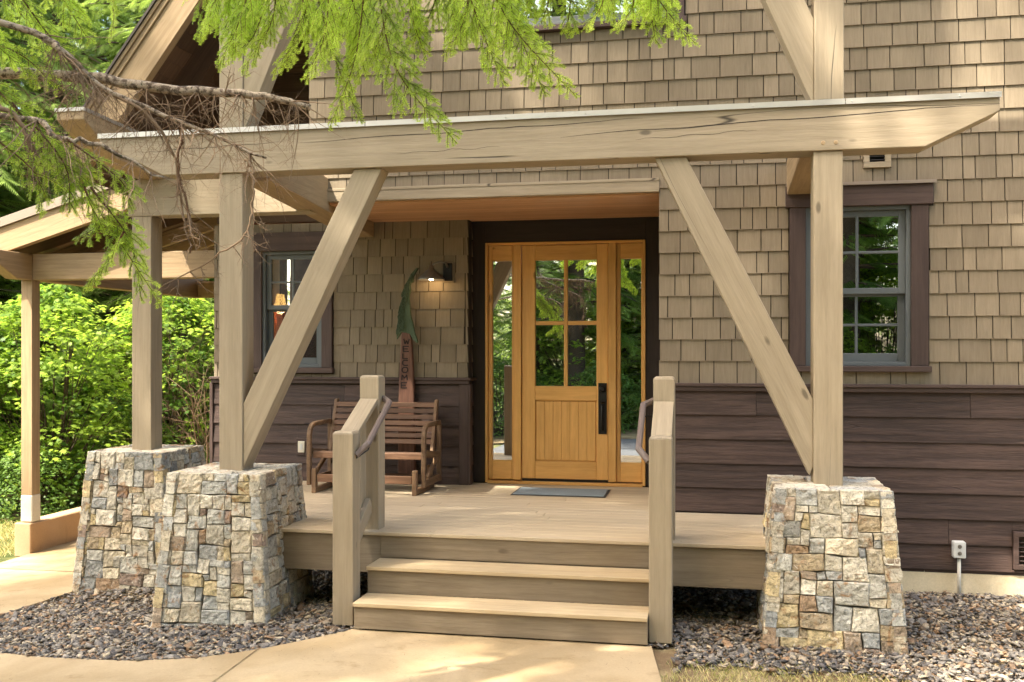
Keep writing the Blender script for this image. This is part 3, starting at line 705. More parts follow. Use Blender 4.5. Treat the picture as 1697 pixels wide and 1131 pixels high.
mb = MB(); mb.prism([(-8.5, 9.93, rz(-8.5, 3.36)), (-8.5, 9.93, rz(-8.5, 3.53)), (-8.5, 14.5, rz(-8.5, 3.53)), (-8.5, 14.5, rz(-8.5, 3.36))], (-.10, 0, 0), (0, 1, 0)); mb.build('gutter', 'metal_roof', can)

lw = MB(); lw.box(-7.91, -7.69, 10.16, 14.6, -.42, -.025, 1)
tag(lw.build('low_wall', 'curb', None, .012), 'low tan concrete curb wall under the leftmost canopy post', 'wall')

# ------------------------------------------------------------------ stone piers
PAL = [((.53, .48, .38), 18), ((.47, .42, .325), 17), ((.36, .352, .315), 12), ((.285, .285, .265), 7), ((.49, .39, .22), 8), ((.40, .315, .20), 8), ((.31, .24, .17), 7), ((.23, .17, .13), 3), ((.42, .40, .34), 13), ((.50, .43, .31), 11), ((.39, .27, .17), 3)]
PC = [c for c, w in PAL]; PW = [w for c, w in PAL]
def stone(mb, quad, nrm, prot, col, n=6, deep=.07):
    """quad: 4 corners (ll, lr, ur, ul) on the face; rough split front standing prot proud of it"""
    n = 8; GU = (0, .05, .18, .34, .5, .66, .82, .95, 1); V = []; F = []; ll, lr, ur, ul = quad; sd_ = random.uniform(0, 50); tx = random.uniform(-.007, .007); ty = random.uniform(-.007, .007)
    for j in range(n + 1):
        for i in range(n + 1):
            u, v = GU[i], GU[j]; p = (ll * (1 - u) + lr * u) * (1 - v) + (ul * (1 - u) + ur * u) * v
            e = min(i, n - i, j, n - j)
            if e < .5: d = prot - .009
            else: d = prot + mnoise.noise(p * 9 + Vector((sd_, 0, 0))) * .009 + mnoise.noise(p * 34 + Vector((0, sd_, 0))) * .009 + tx * (u - .5) * 2 + ty * (v - .5) * 2
            q = p + nrm * d
            if e < .5: q += Vector((mnoise.noise(p * 30), mnoise.noise(p * 30 + Vector((9, 0, 0))), mnoise.noise(p * 30 + Vector((0, 9, 0))))) * .004
            V.append(q)
    for j in range(n):
        for i in range(n):
            a = j * (n + 1) + i; F.append((a, a + 1, a + n + 2, a + n + 1))
    ring = [i for i in range(n + 1)] + [(j + 1) * (n + 1) - 1 for j in range(1, n + 1)] + [n * (n + 1) + i for i in range(n - 1, -1, -1)] + [j * (n + 1) for j in range(n - 1, 0, -1)]
    b = len(V)
    for r in ring: V.append(V[r] - nrm * deep)
    L = len(ring)
    for i in range(L): F.append((ring[(i + 1) % L], ring[i], b + i, b + (i + 1) % L))
    k_ = random.uniform(.82, 1.15); mb.add(V, F, None, None, 0, tuple(x * k_ for x in col))
def pack(nc, nr):
    g = [[0] * nc for _ in range(nr)]; out = []
    sizes = [(2, 2)] * 6 + [(3, 2)] * 6 + [(3, 3)] * 3 + [(2, 3)] * 3 + [(4, 3)] * 2 + [(4, 2)] * 3 + [(2, 1)] * 3 + [(3, 1)] * 1 + [(1, 2)] + [(1, 1)]
    for j in range(nr):
        for i in range(nc):
            if g[j][i]: continue
            for w, h in random.sample(sizes, len(sizes)) + [(2, 2), (2, 1), (1, 2), (1, 1)]:
                if i + w > nc or j + h > nr or any(g[b][a] for b in range(j, j + h) for a in range(i, i + w)): continue
                if i + w == nc - 1: continue
                for b in range(j, j + h):
                    for a in range(i, i + w): g[b][a] = 1
                out.append((i, j, w, h)); break
            else:
                g[j][i] = 1; out.append((i, j, 1, 1))
    return out
def pier(cx, cy, zb, label, seed):
    random.seed(seed); t = thing('stone_pier', label, 'stone pier', (cx, cy, zb), 'stone piers under the porch posts')
    zt = PT - .005; bat = .077; ht = .375
    def hw(z): return ht + bat * (zt - z)
    mb = MB()
    c = [Vector((cx + a * (hw(zb) - .03), cy + b * (hw(zb) - .03), zb - .1)) for a, b in ((-1, -1), (1, -1), (1, 1), (-1, 1))] + [Vector((cx + a * (ht - .03), cy + b * (ht - .03), zt - .02)) for a, b in ((-1, -1), (1, -1), (1, 1), (-1, 1))]
    mb.hexa(c, m=1)
    unit = .052; nr = round((zt - zb) / unit); rows = nr
    for k in range(4):
        ang = k * math.pi / 2; nrm = Matrix.Rotation(ang, 3, 'Z') @ Vector((0, -1, 0)); tan = Matrix.Rotation(ang, 3, 'Z') @ Vector((1, 0, 0)); nrm2 = (nrm + Vector((0, 0, bat))).normalized()
        nc = 16
        jit = {}
        def P(i, j):
            if (i, j) not in jit:
                jx = 0 if i in (0, nc) else random.uniform(-.010, .010); jz = 0 if j in (0, rows) else random.uniform(-.010, .010)
                z = zb - .03 + (zt + .034 - zb) * j / rows + jz; h = hw(z); jit[(i, j)] = Vector((cx, cy, 0)) + nrm * h + tan * ((i / nc * 2 - 1) * (h + .012) + jx) + Vector((0, 0, z))
            return jit[(i, j)]
        for (i, j, w, h) in pack(nc, rows):
            q = [P(i, j).copy(), P(i + w, j).copy(), P(i + w, j + h).copy(), P(i, j + h).copy()]; cen = sum(q, Vector()) / 4
            q = [p + (cen - p).normalized() * .0035 for p in q]
            stone(mb, q, nrm2, random.uniform(-.005, .009), random.choices(PC, PW)[0], 6 if w * h > 2 else 4)
    mb.build('stonework', ['stone', 'mortar'], t)
    mb = MB(); g = 4   # cap: flat stones set in mortar
    for (i, j, w, h) in pack(6, 6):
        hc = ht - .006; x0 = cx - hc + 2 * hc * i / 6; x1 = cx - hc + 2 * hc * (i + w) / 6; y0 = cy - hc + 2 * hc * j / 6; y1 = cy - hc + 2 * hc * (j + h) / 6; e = .003
        stone(mb, [Vector((x0 + e, y0 + e, zt)), Vector((x1 - e, y0 + e, zt)), Vector((x1 - e, y1 - e, zt)), Vector((x0 + e, y1 - e, zt))], Vector((0, 0, 1)), -.004, random.choices(PC[:3] + PC[8:10], [6, 5, 2, 3, 4])[0], 5, .05)
    mb.build('capstones', ['stone'], t)
pier(-3.669, 7.29, -.16, 'flared stone pier in front on the left with gravel around it, under the dead branches', 21)
pier(.836, 7.29, -.02, 'flared stone pier right of the steps, under the porch post by the right window', 22)
pier(-5.26, 8.615, -.24, 'flared stone pier standing farther back beside the concrete walkway', 23)
random.seed(77)

# ------------------------------------------------------------------ deck and steps
deck = thing('porch_deck', 'tan porch deck with three wide wooden steps down to the concrete path', 'deck', (-1.4, 8, 0))
mb = MB(); y = 7.205; bw = .139
while y < 9.9:
    x0 = -3.9 if y < 8.95 else -5.2; x1 = -.405 if y > YR - .16 else .79
    y2 = min(y + bw, 9.925)
    segs = [(x0, x1)] if random.random() < .4 else [(x0, s_ := random.uniform(-2.6, -.9)), (s_ + .001, x1)]
    for (a, b) in segs: mb.box(a, b, y, y2 - .0050, DECK - .027, DECK + random.uniform(-.0006, .0006))
    y += bw
mb.box(-2.405, -.41, 9.93, YD - .06, DECK - .027, DECK); mb.build('deck_boards', 'deck', deck, .003)
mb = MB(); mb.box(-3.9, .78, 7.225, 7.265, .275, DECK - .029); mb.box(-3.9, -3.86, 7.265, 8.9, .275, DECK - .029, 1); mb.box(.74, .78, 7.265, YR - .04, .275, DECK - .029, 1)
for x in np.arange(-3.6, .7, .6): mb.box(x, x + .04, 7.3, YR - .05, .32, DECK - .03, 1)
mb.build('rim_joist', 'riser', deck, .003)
SX0, SX1 = -2.445, -.384
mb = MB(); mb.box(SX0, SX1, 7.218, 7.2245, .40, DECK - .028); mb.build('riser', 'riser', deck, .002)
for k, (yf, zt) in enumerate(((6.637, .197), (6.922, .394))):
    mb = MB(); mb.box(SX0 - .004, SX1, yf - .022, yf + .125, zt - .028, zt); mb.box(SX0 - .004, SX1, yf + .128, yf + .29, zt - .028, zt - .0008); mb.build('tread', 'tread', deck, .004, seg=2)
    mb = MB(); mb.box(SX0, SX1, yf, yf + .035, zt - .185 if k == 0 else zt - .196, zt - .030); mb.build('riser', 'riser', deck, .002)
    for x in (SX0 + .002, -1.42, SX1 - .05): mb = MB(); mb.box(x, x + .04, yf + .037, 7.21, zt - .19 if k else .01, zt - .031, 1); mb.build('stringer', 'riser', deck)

# ------------------------------------------------------------------ stair railings
def railing(x0, side, label):
    t = thing('stair_railing', label, 'railing', (x0 + .0775, 6.8, 0), 'railings beside the porch steps'); w = .155; x1 = x0 + w; xc = x0 + w / 2
    def newel(y0, z0, z1, nm):
        mb = MB(); ch = .016; b = [(x0, y0), (x1, y0), (x1, y0 + w), (x0, y0 + w)]
        mb.box(x0, x1, y0, y0 + w, z0, z1 - ch, 2)
        o = mb.build('newel_post', 'timber', t, .006, seg=2)
        mb = MB(); p = [(x, y, z1 - ch + .0005) for x, y in b] + [(xc + (x - xc) * .8, y0 + w / 2 + (y - y0 - w / 2) * .8, z1) for x, y in b]; mb.hexa(p, 2); mb.build('cap', 'timber', o, .002)
    newel(6.73, .0, 1.395, 'f'); newel(7.30, DECK - .3, 1.785, 'b')
    ya, yb, za, zb_ = 6.885, 7.302, 1.375, 1.600
    mb = MB(); mb.beam((xc, ya - .09, za - .042), (xc, yb, zb_ - .010), .142, .038); mb.build('cap_rail', 'timber', t, .004, seg=2)
    mb = MB(); mb.beam((xc, ya, .50), (xc, yb, .79), .04, .12); mb.build('lower_rail', 'timber', t, .004)
    mb = MB()
    for k in range(3):
        y0 = ya + .012 + k * .136; y1 = y0 + .118
        if k < 3:
            s1 = (zb_ - za) / (yb - ya); s0 = .29 / (yb - ya)
            zl = lambda y: .44 + s0 * (y - ya); zh = lambda y: za - .025 + s1 * (y - ya)
            mb.prism([(xc - .05 , y0, zl(y0)), (xc - .05, y1, zl(y1)), (xc - .05, y1, zh(y1) - .02), (xc - .05, y0, zh(y0) - .02)], (.028, 0, 0), (0, 0, 1))
    mb.build('infill_board', 'timber', t, .003)
    xs = (x1 + .075) if side > 0 else (x0 - .075); xp = x1 + .002 if side > 0 else x0 - .002
    mb = MB(); pts = [(xp, 6.785, 1.222), (xs, 6.84, 1.300), (xs, 6.842, 1.3015), (xs, 7.33, 1.575), (xs, 7.332, 1.576), (xp, 7.405, 1.605)]
    mb.tube(pts, .024, 8); h = mb.build('handrail', 'handrail', t, .003)
    mb = MB(); mb.tube([(xp, 7.33, 1.50), (xs - side * .01, 7.28, 1.495), (xs, 7.27, 1.53)], .006, 6); mb.build('bracket', 'black_metal', h); mb = MB(); mb.tube([(xp, 6.80, 1.20), (xs - side * .02, 6.90, 1.25), (xs, 6.92, 1.33)], .006, 6); mb.build('bracket', 'black_metal', h)
railing(-2.643, 1, 'taupe stair railing left of the steps, in front of the bench')
railing(-.381, -1, 'taupe stair railing right of the steps, beside the door sidelight')

# ------------------------------------------------------------------ bench
bench = thing('glider_bench', 'slatted teak glider bench against the brown siding under the welcome sign', 'bench', (-3.24, 9.5, DECK))
bx0, bx1 = -3.85, -2.64
mb = MB()
def bk(z): return 9.60 + (z - .98) * .34      # backrest leans
for k in range(7):
    z = 1.035 + k * .061; mb.beam((bx0 + .055, bk(z) - .014, z), (bx1 - .055, bk(z) - .014, z), .045, .016, (0, 1, -.34)) if False else mb.hexa([(bx0 + .05, bk(z) - .018, z), (bx1 - .05, bk(z) - .018, z), (bx1 - .05, bk(z), z), (bx0 + .05, bk(z), z), (bx0 + .05, bk(z + .047) - .018, z + .047), (bx1 - .05, bk(z + .047) - .018, z + .047), (bx1 - .05, bk(z + .047), z + .047), (bx0 + .05, bk(z + .047), z + .047)])
mb.build('backrest', 'bench', bench, .004)
mb = MB()
for k in range(7):
    y0 = 9.17 + k * .064; z = .992 - .012 * k; mb.box(bx0 + .05, bx1 - .05, y0, y0 + .056, z - .02, z)
mb.box(bx0 + .05, bx1 - .05, 9.155, 9.175, .925, .985); mb.build('seat', 'bench', bench, .005, seg=2)
for x, s_ in ((bx0, 1), (bx1, -1)):
    xa, xb = (x, x + .042) if s_ > 0 else (x - .042, x)
    mb = MB(); mb.prism([(xa + .044 * s_, bk(.90) - .02, .90), (xa + .044 * s_, bk(1.475) - .02, 1.475), (xa + .044 * s_, bk(1.475) + .035, 1.480), (xa + .044 * s_, bk(.90) + .045, .90)], (.035, 0, 0), (0, 0, 1)); mb.build('back_post', 'bench_frame', bench, .006)
    # bent arm: top rail curving down into the front leg
    th = .045; outer = [(9.70, 1.275), (9.35, 1.275), (9.25, 1.272), (9.185, 1.255), (9.14, 1.215), (9.12, 1.16), (9.115, 1.08), (9.115, .66)]
    inner = [(9.115 + th, .66), (9.115 + th, 1.08), (9.165, 1.15), (9.18, 1.195), (9.21, 1.222), (9.26, 1.232), (9.35, 1.233), (9.70, 1.233)]
    mb = MB(); mb.prism([(xa, y, z) for y, z in outer + inner], (xb - xa, 0, 0), (0, 1, .6)); mb.build('armrest', 'bench_frame', bench, .006)
    mb = MB(); mb.box(xa, xb, 9.665, 9.705, .66, 1.232, 2); mb.build('rear_leg', 'bench_frame', bench, .004)
    mb = MB(); mb.beam((xa + .021, 9.155, .99), (xa + .021, 9.67, .93), .03, .06); mb.beam((xa + .021, 9.16, .70), (xa + .021, 9.66, .70), .035, .07); mb.beam((xa + .021, 9.25, .735), (xa + .021, 9.60, 1.16 - .24), .03, .045); mb.build('side_frame', 'bench_frame', bench, .004)
    xi = xa + .075 * s_
    mb = MB(); mb.box(xi, xi + .045, 9.06, 9.70, DECK + .001, DECK + .055, 1); mb.box(xi, xi + .045, 9.06, 9.115, DECK + .055, .83, 2); mb.box(xi, xi + .045, 9.58, 9.635, DECK + .055, .83, 2); mb.build('base_rail', 'bench_frame', bench, .004)
    mb = MB(); mb.tube([(xi - .006 * s_, 9.09, .81), (xi - .012 * s_, 9.17, .70)], .006, 6); mb.build('swing_arm', 'aged_metal', bench); mb = MB(); mb.tube([(xi - .006 * s_, 9.61, .81), (xi - .012 * s_, 9.64, .71)], .006, 6); mb.build('swing_arm', 'aged_metal', bench)
mb = MB(); mb.box(bx0 + .125, bx1 - .125, 9.075, 9.10, .70, .775); mb.build('stretcher', 'bench', bench, .004)
mb = MB(); mb.box(bx0 + .125, bx1 - .125, 9.60, 9.625, .66, .73); mb.build('stretcher', 'bench', bench, .004)

# ------------------------------------------------------------------ welcome sign (carved tree)
sign = thing('welcome_sign', 'tall carved wooden tree with green top and vertical WELCOME lettering', 'sign', (-3.08, 9.85, DECK))
def uv(x, y, z0=9.85):   # outline measured on the sign itself, metres
    return (-3.118 + (x - 143) * .00165, 2.165 - (y - 655) * .00160)
trunk = [(-3.15, DECK + .001), (-2.955, DECK + .001), (-2.96, 1.0)] + [uv(*p) for p in ((232, 1020), (228, 900), (222, 800), (215, 700), (208, 640), (150, 640), (145, 720), (140, 830), (132, 1000))] + [(-3.145, 1.2)]
mb = MB(); mb.prism([(x, 9.835, z) for x, z in trunk], (0, .055, 0), (0, 0, 1)); mb.build('trunk', 'sign_wood', sign, .014, seg=3)
tiers = [[(262, 236), (250, 238), (215, 275), (192, 320), (172, 350), (186, 348), (168, 372), (205, 366), (214, 332), (226, 330), (232, 290)],
         [(205, 330), (178, 352), (160, 385), (150, 425), (166, 405), (150, 470), (186, 455), (200, 480), (208, 478), (200, 430), (212, 372)],
         [(200, 425), (160, 430), (140, 480), (128, 560), (134, 575), (150, 548), (170, 560), (206, 560), (232, 612), (212, 545), (208, 500)],
         [(200, 520), (150, 525), (132, 580), (119, 640), (121, 698), (138, 672), (152, 652), (180, 655), (206, 662), (228, 700), (252, 722), (259, 715), (240, 660), (226, 605), (212, 570)]]
mb = MB()
for k, tr in enumerate(tiers): mb.prism([(uv(*p)[0], 9.818 + k * .004, uv(*p)[1]) for p in tr], (0, .04 - k * .004, 0), (.25, 0, 1), .25 + .2 * k)
rr = random.Random(5)
for k in range(420):   # carved needle ridges
    ty = rr.uniform(270, 700); hw_ = 12 + (ty - 250) * .09; cx_ = 240 - (ty - 236) * .50 + (ty - 236) ** 2 * .00062; x = cx_ + rr.uniform(-1, 1) * hw_ * .75
    bx_, by_ = x - 4 + rr.uniform(-8, 8), ty + rr.uniform(18, 34); a = uv(x, ty); b = uv(bx_, by_)
    if not (any(inpoly(q)(x, ty) for q in tiers) and any(inpoly(q)(bx_, by_) for q in tiers)): continue
    mb.beam((a[0], 9.818, a[1]), (b[0], 9.812, b[1]), .006, .008, (0, 1, 0), rr.random())
mb.build('crown', 'sign_green', sign, .004)
GL = {'W': [[(0, 1), (.25, 0), (.5, .7), (.75, 0), (1, 1)]], 'E': [[(1, 1), (0, 1), (0, 0), (1, 0)], [(0, .5), (.8, .5)]], 'L': [[(0, 1), (0, 0), (.9, 0)]], 'C': [[(1, .95), (.3, 1), (0, .7), (0, .3), (.3, 0), (1, .05)]],
      'O': [[(.3, 1), (.8, 1), (1, .7), (1, .3), (.7, 0), (.2, 0), (0, .3), (0, .7), (.3, 1)]], 'M': [[(0, 0), (.1, 1), (.5, .35), (.9, 1), (1, 0)]]}
mb = MB()
for ch, (x, y) in zip('WELCOME', ((184, 712), (181, 760), (178, 806), (176, 850), (174, 896), (171, 945), (168, 995))):
    cx_, cz = uv(x, y); h = .054; w = .060
    for st in GL[ch]:
        for (a, b), (c, d) in zip(st[:-1], st[1:]): mb.beam((cx_ + (a - .5) * w, 9.8335, cz + (b - .5) * h), (cx_ + (c - .5) * w, 9.8335, cz + (d - .5) * h), .0105, .008, (0, 1, 0))
mb.build('lettering', 'ink', sign)

# ------------------------------------------------------------------ wall lamp
lamp = thing('wall_lamp', 'lit metal cone barn lamp on the shingles beside the entry', 'wall lamp', (-2.70, YB, 2.80)); lx, ly = -2.765, YB - .165
mb = MB(); mb.box(-2.675, -2.575, YB - .042, YB - .016, 2.70, 2.885); bp = mb.build('backplate', 'black_metal', lamp, .006)
mb = MB(); mb.box(-2.69, -2.56, YB - .030, YB - .012, 2.685, 2.90); mb.build('mounting_block', 'shingle', lamp, .003)
mb = MB(); mb.tube([(-2.625, YB - .04, 2.84), (-2.63, YB - .09, 2.885), (-2.67, YB - .14, 2.895), (-2.72, YB - .162, 2.875), (lx, ly, 2.845)], .011, 10); mb.build('arm', 'aged_metal', lamp, 0, True)
mb = MB(); mb.lathe([(.0, .195), (.009, .19), (.011, .158), (.026, .150), (.030, .118), (.045, .102), (.136, .016), (.139, .0), (.135, .002), (.130, .016), (.036, .098), (0, .104)], (lx, ly, 2.702), 36); mb.build('lamp_shade', 'aged_metal', lamp, 0, True)
mb = MB(); mb.lathe([(0, -.015), (.02, -.010), (.030, .01), (.028, .035), (.014, .06), (0, .062)], (lx, ly, 2.712), 16); mb.build('bulb', 'bulb', lamp, 0, True)
pl = bpy.data.lights.new('lamp_light', 'POINT'); pl.energy = .22; pl.color = (1, .60, .25); pl.shadow_soft_size = .02; lo = bpy.data.objects.new('lamp_light', pl); C.objects.link(lo); lo.location = (lx, ly, 2.682); link_parent(lo, lamp)

# ------------------------------------------------------------------ small things
t = thing('door_mat', 'thin grey doormat lying on the deck before the honey wood door', 'mat', (-1.37, 9.53, DECK))
mb = MB(); mb.box(-1.845, -.93, 9.29, 9.80, DECK + .002, DECK + .009); mb.build('border', 'mat_edge', t, .003)
mb = MB(); mb.box(-1.825, -.95, 9.31, 9.78, DECK + .009, DECK + .014); mb.build('pile', 'mat_rubber', t, .002)
t = thing('outlet_box', 'grey weatherproof outlet box on a conduit against the lower siding', 'outlet', (2.015, YR - .03, 0))
mb = MB(); mb.box(1.968, 2.062, YR - .10, YR - .022, .295, .428); bo = mb.build('box', 'outlet_grey', t, .006)
mb = MB()
for z in (.390, .335): mb.lathe([(0, .006), (.014, .006), (.017, 0)], (2.015, YR - .10, z), 14, (0, -1, 0))
ro = mb.build('socket', 'aged_metal', bo)
mb = MB(); mb.tube([(2.018, YR - .06, .296), (2.018, YR - .06, -.05)], .014, 12); mb.build('conduit', 'conduit', t, 0, True)
t = thing('wall_outlet', 'ivory outlet plate on the brown siding behind the bench', 'outlet', (-4.23, YB - .02, .95))
mb = MB(); mb.box(-4.295, -4.165, YB - .040, YB - .012, .865, 1.045); mb.build('mounting_block', 'trim_brown', t, .003)
mb = MB(); mb.box(-4.27, -4.195, YB - .050, YB - .040, .895, 1.015); pp = mb.build('plate', 'ivory', t, .004)
mb = MB(); mb.box(-4.247, -4.218, YB - .054, YB - .050, .925, .985); mb.build('socket', 'outlet_grey', pp, .002)

# interior things seen through the glass
pd = thing('pendant_lamp', 'glowing bell-shaped pendant lamp inside the porch window', 'lamp', (-4.93, 10.9, 3.45)); px_, py_, pz = -4.93, 10.9, 2.49
mb = MB(); mb.lathe([(.035, .16), (.045, .15), (.06, .06), (.09, .0)], (px_, py_, pz), 20); mb.build('lamp_shade', 'shade_glow', pd, 0, True)
mb = MB(); mb.tube([(px_, py_, pz + .155), (px_, py_, 3.45)], .012, 8); mb.build('stem', 'black_metal', pd)
il = bpy.data.lights.new('pendant_light', 'POINT'); il.energy = 4.5; il.color = (1, .6, .28); il.shadow_soft_size = .05; io = bpy.data.objects.new('pendant_light', il); C.objects.link(io); io.location = (px_, py_ + .0, pz - .03); link_parent(io, pd)
for k, (x, y, lab) in enumerate(((-1.66, 14.9, 'round ceiling light glowing in the hall, the nearer one seen through the door glass'), (-1.82, 16.4, 'round ceiling light glowing in the hall, the farther one seen through the door glass'))):
    mb = MB(); mb.lathe([(0, 0), (.10, 0), (.11, .01), (.11, .03)], (x, y, 3.42), 20); tag(mb.build('ceiling_light', 'ceiling_glow', None), lab, 'ceiling light', 'ceiling lights in the hall')
t = thing('framed_picture', 'small framed print on the hall wall behind the right sidelight', 'picture', (-1.06, 13.98, 2.15))
mb = MB(); mb.box(-1.20, -.93, 13.96, 13.995, 2.02, 2.28); mb.build('frame', 'door', t, .004)
mb = MB(); mb.box(-1.18, -.95, 13.952, 13.96, 2.04, 2.26); mb.build('picture_mat', 'picture_mat', t)
mb = MB(); mb.box(-1.135, -.995, 13.947, 13.952, 2.085, 2.215); mb.build('print', 'picture', t)

#@@TREES@@
# ------------------------------------------------------------------ vegetation
def W(px, py, Y):
    f, c, s = 1636., math.cos(R(11.13)), math.sin(R(11.13)); t = (px - 848.5) / f; X = Y * (t * c - s) / (c + t * s); d = -X * s + Y * c
    return Vector((X, Y, CAMZ + (583 - py) * d / f))
def spline(pts, n):
    pts = [Vector(p) for p in pts]; P = [pts[0] * 2 - pts[1]] + pts + [pts[-1] * 2 - pts[-2]]; out = []
    for i in range(n):
        u = i / (n - 1) * (len(pts) - 1); k = min(int(u), len(pts) - 2); t = u - k; a, b, c, d = P[k:k + 4]
        out.append(.5 * ((2 * b) + (c - a) * t + (2 * a - 5 * b + 4 * c - d) * t * t + (3 * b - a - 3 * c + d) * t ** 3))
    return out
def unit(v): return v / np.maximum(np.linalg.norm(v, axis=-1, keepdims=True), 1e-9)

# sprig of needles as a flat feather, unit length along +X
_s = []
for k in range(10):
    x = .04 + k * .095; L = .36 * (1 - x) ** .55 + .05
    for sg in (-1, 1):
        _s += [(x, 0, 0), (x + .075, 0, 0), (x + L * .75, sg * L * .62, -.05)]
_s += [(.9, -.03, 0), (.9, .03, 0), (1.08, 0, -.03)]
SPRIG = np.array(_s)
def place(tmpl, pos, dirv, up, size):
    x = unit(dirv); z = unit(up - x * (up * x).sum(-1, keepdims=True)); y = np.cross(z, x)
    V = pos[:, None] + size[:, None, None] * (tmpl[None, :, :1] * x[:, None] + tmpl[None, :, 1:2] * y[:, None] + tmpl[None, :, 2:] * z[:, None]); return V.reshape(-1, 3)
def conifer_mesh(h, r0, zb, seed, sp=.17, size=.42, mat='fir_far', keep=1.0, droop=.30):
    r = np.random.default_rng(seed); Ps, D, U, S, Rn = [], [], [], [], []; z = zb; limbs = MB(); wob = 0
    while z < h - .2:
        fr = (z - zb) / (h - zb); L0 = r0 * (1 - fr) ** .75 * (.72 + .28 * min(1, fr * 6))
        for b in range(int(r.integers(5, 8))):
            if r.random() > keep: continue
            L = L0 * r.uniform(.55, 1.15) + .2; a = r.uniform(0, 2 * np.pi); dr = droop + r.uniform(-.15, .2); tone = r.normal(.5, .2)
            rad = np.array([math.cos(a), math.sin(a), 0]); n = max(2, int(L / sp)); t = (np.arange(n) + r.uniform(.2, .8, n)) / n; t = .12 + .88 * t
            p = rad[None] * (L * t)[:, None]; p[:, 2] = z + L * (.12 * t - dr * t ** 1.8)
            d0 = np.repeat(rad[None], n, 0); d0[:, 2] = .12 - dr * 1.8 * t ** .8
            side = np.array([-rad[1], rad[0], 0])
            if L > .6: limbs.tube([(rad[0] * .05, rad[1] * .05, z), tuple(rad * L * .5 + np.array([0, 0, z + L * (.06 - dr * .28)])), tuple(rad * L * .9 + np.array([0, 0, z + L * (.1 - dr * .82)]))], [.012 + L * .010, .010 + L * .005, .004], 4, cap=False)
            for sg in (-1, 1):
                q = d0 * .75 + side * sg * r.uniform(.5, 1.0, (n, 1)); q[:, 2] -= r.uniform(.05, .55, n)
                Ps.append(p + r.normal(0, .04, p.shape)); D.append(q); U.append(np.stack([r.normal(0, .35, n), r.normal(0, .35, n), np.ones(n)], 1))
                S.append(size * r.uniform(.6, 1.2, n) * (.75 + .4 * (1 - t)) * min(1, .5 + L0 / r0)); Rn.append(np.clip(tone + r.normal(0, .14, n) + .35 * (t - .6), 0, 1))
        z += r.uniform(.24, .40) * (1.0 if h < 18 else 1.25)
    P, D, U, S, Rn = map(np.concatenate, (Ps, D, U, S, Rn)); m = len(SPRIG)
    V = place(SPRIG, P, D, U, S); F = np.arange(len(V)).reshape(-1, 3)
    return np_mesh('crown', V, F, mat, np.repeat(Rn, m), link=False), limbs
def trunk_mb(h, r, zb=-.3):
    mb = limbs_n = MB(); n = 14; pts = []; rad = []
    for i in range(n): t = i / (n - 1); pts.append((math.sin(i * 1.3) * .05 * t, math.cos(i * 1.7) * .05 * t, zb + (h - zb) * t)); rad.append(r * ((1 - t) * .95 + .05) * (1 + .5 * max(0, .06 - t) / .06))
    mb.tube(pts, rad, 10); return mb
class TreeKind:
    def __init__(s, h, r0, zb, tr, seed, **kw):
        s.crown, lb = conifer_mesh(h, r0, zb, seed, **kw); lb2 = trunk_mb(h, tr)
        s.limb = lb.build('limbs', 'bark'); s.trunk = lb2.build('trunk', 'bark', None, 0, True); s.first = True
        s.c = bpy.data.objects.new('crown', s.crown); C.objects.link(s.c)
    def put(s, name, x, y, sc, rot, label, group, cat='tree', z=None):
        t = thing(name, label, cat, (x, y, zg(x) if z is None else z), group); t.scale = (sc, sc, sc); t.rotation_euler = (0, 0, rot)
        for o in (s.trunk, s.limb, s.c):
            q = o if s.first else o.copy()
            if not s.first: C.objects.link(q)
            q.parent = t; q.matrix_parent_inverse = Matrix.Identity(4)
        s.first = False; return t
K_far = TreeKind(15, 2.9, .7, .20, 31, sp=.155, size=.54, mat='fir_far')
K_tall = TreeKind(27, 3.9, 3.2, .34, 32, sp=.30, size=.85, mat='fir_dark', keep=.72)
K_shade = TreeKind(27, 3.4, 12.5, .30, 36, sp=.30, size=.85, mat='fir_dark', keep=.30)  # out-of-view trees added for shade, crown thinned to let sun dapple through
K_mid = TreeKind(11, 2.5, .5, .16, 33, sp=.17, size=.46, mat='fir_far')
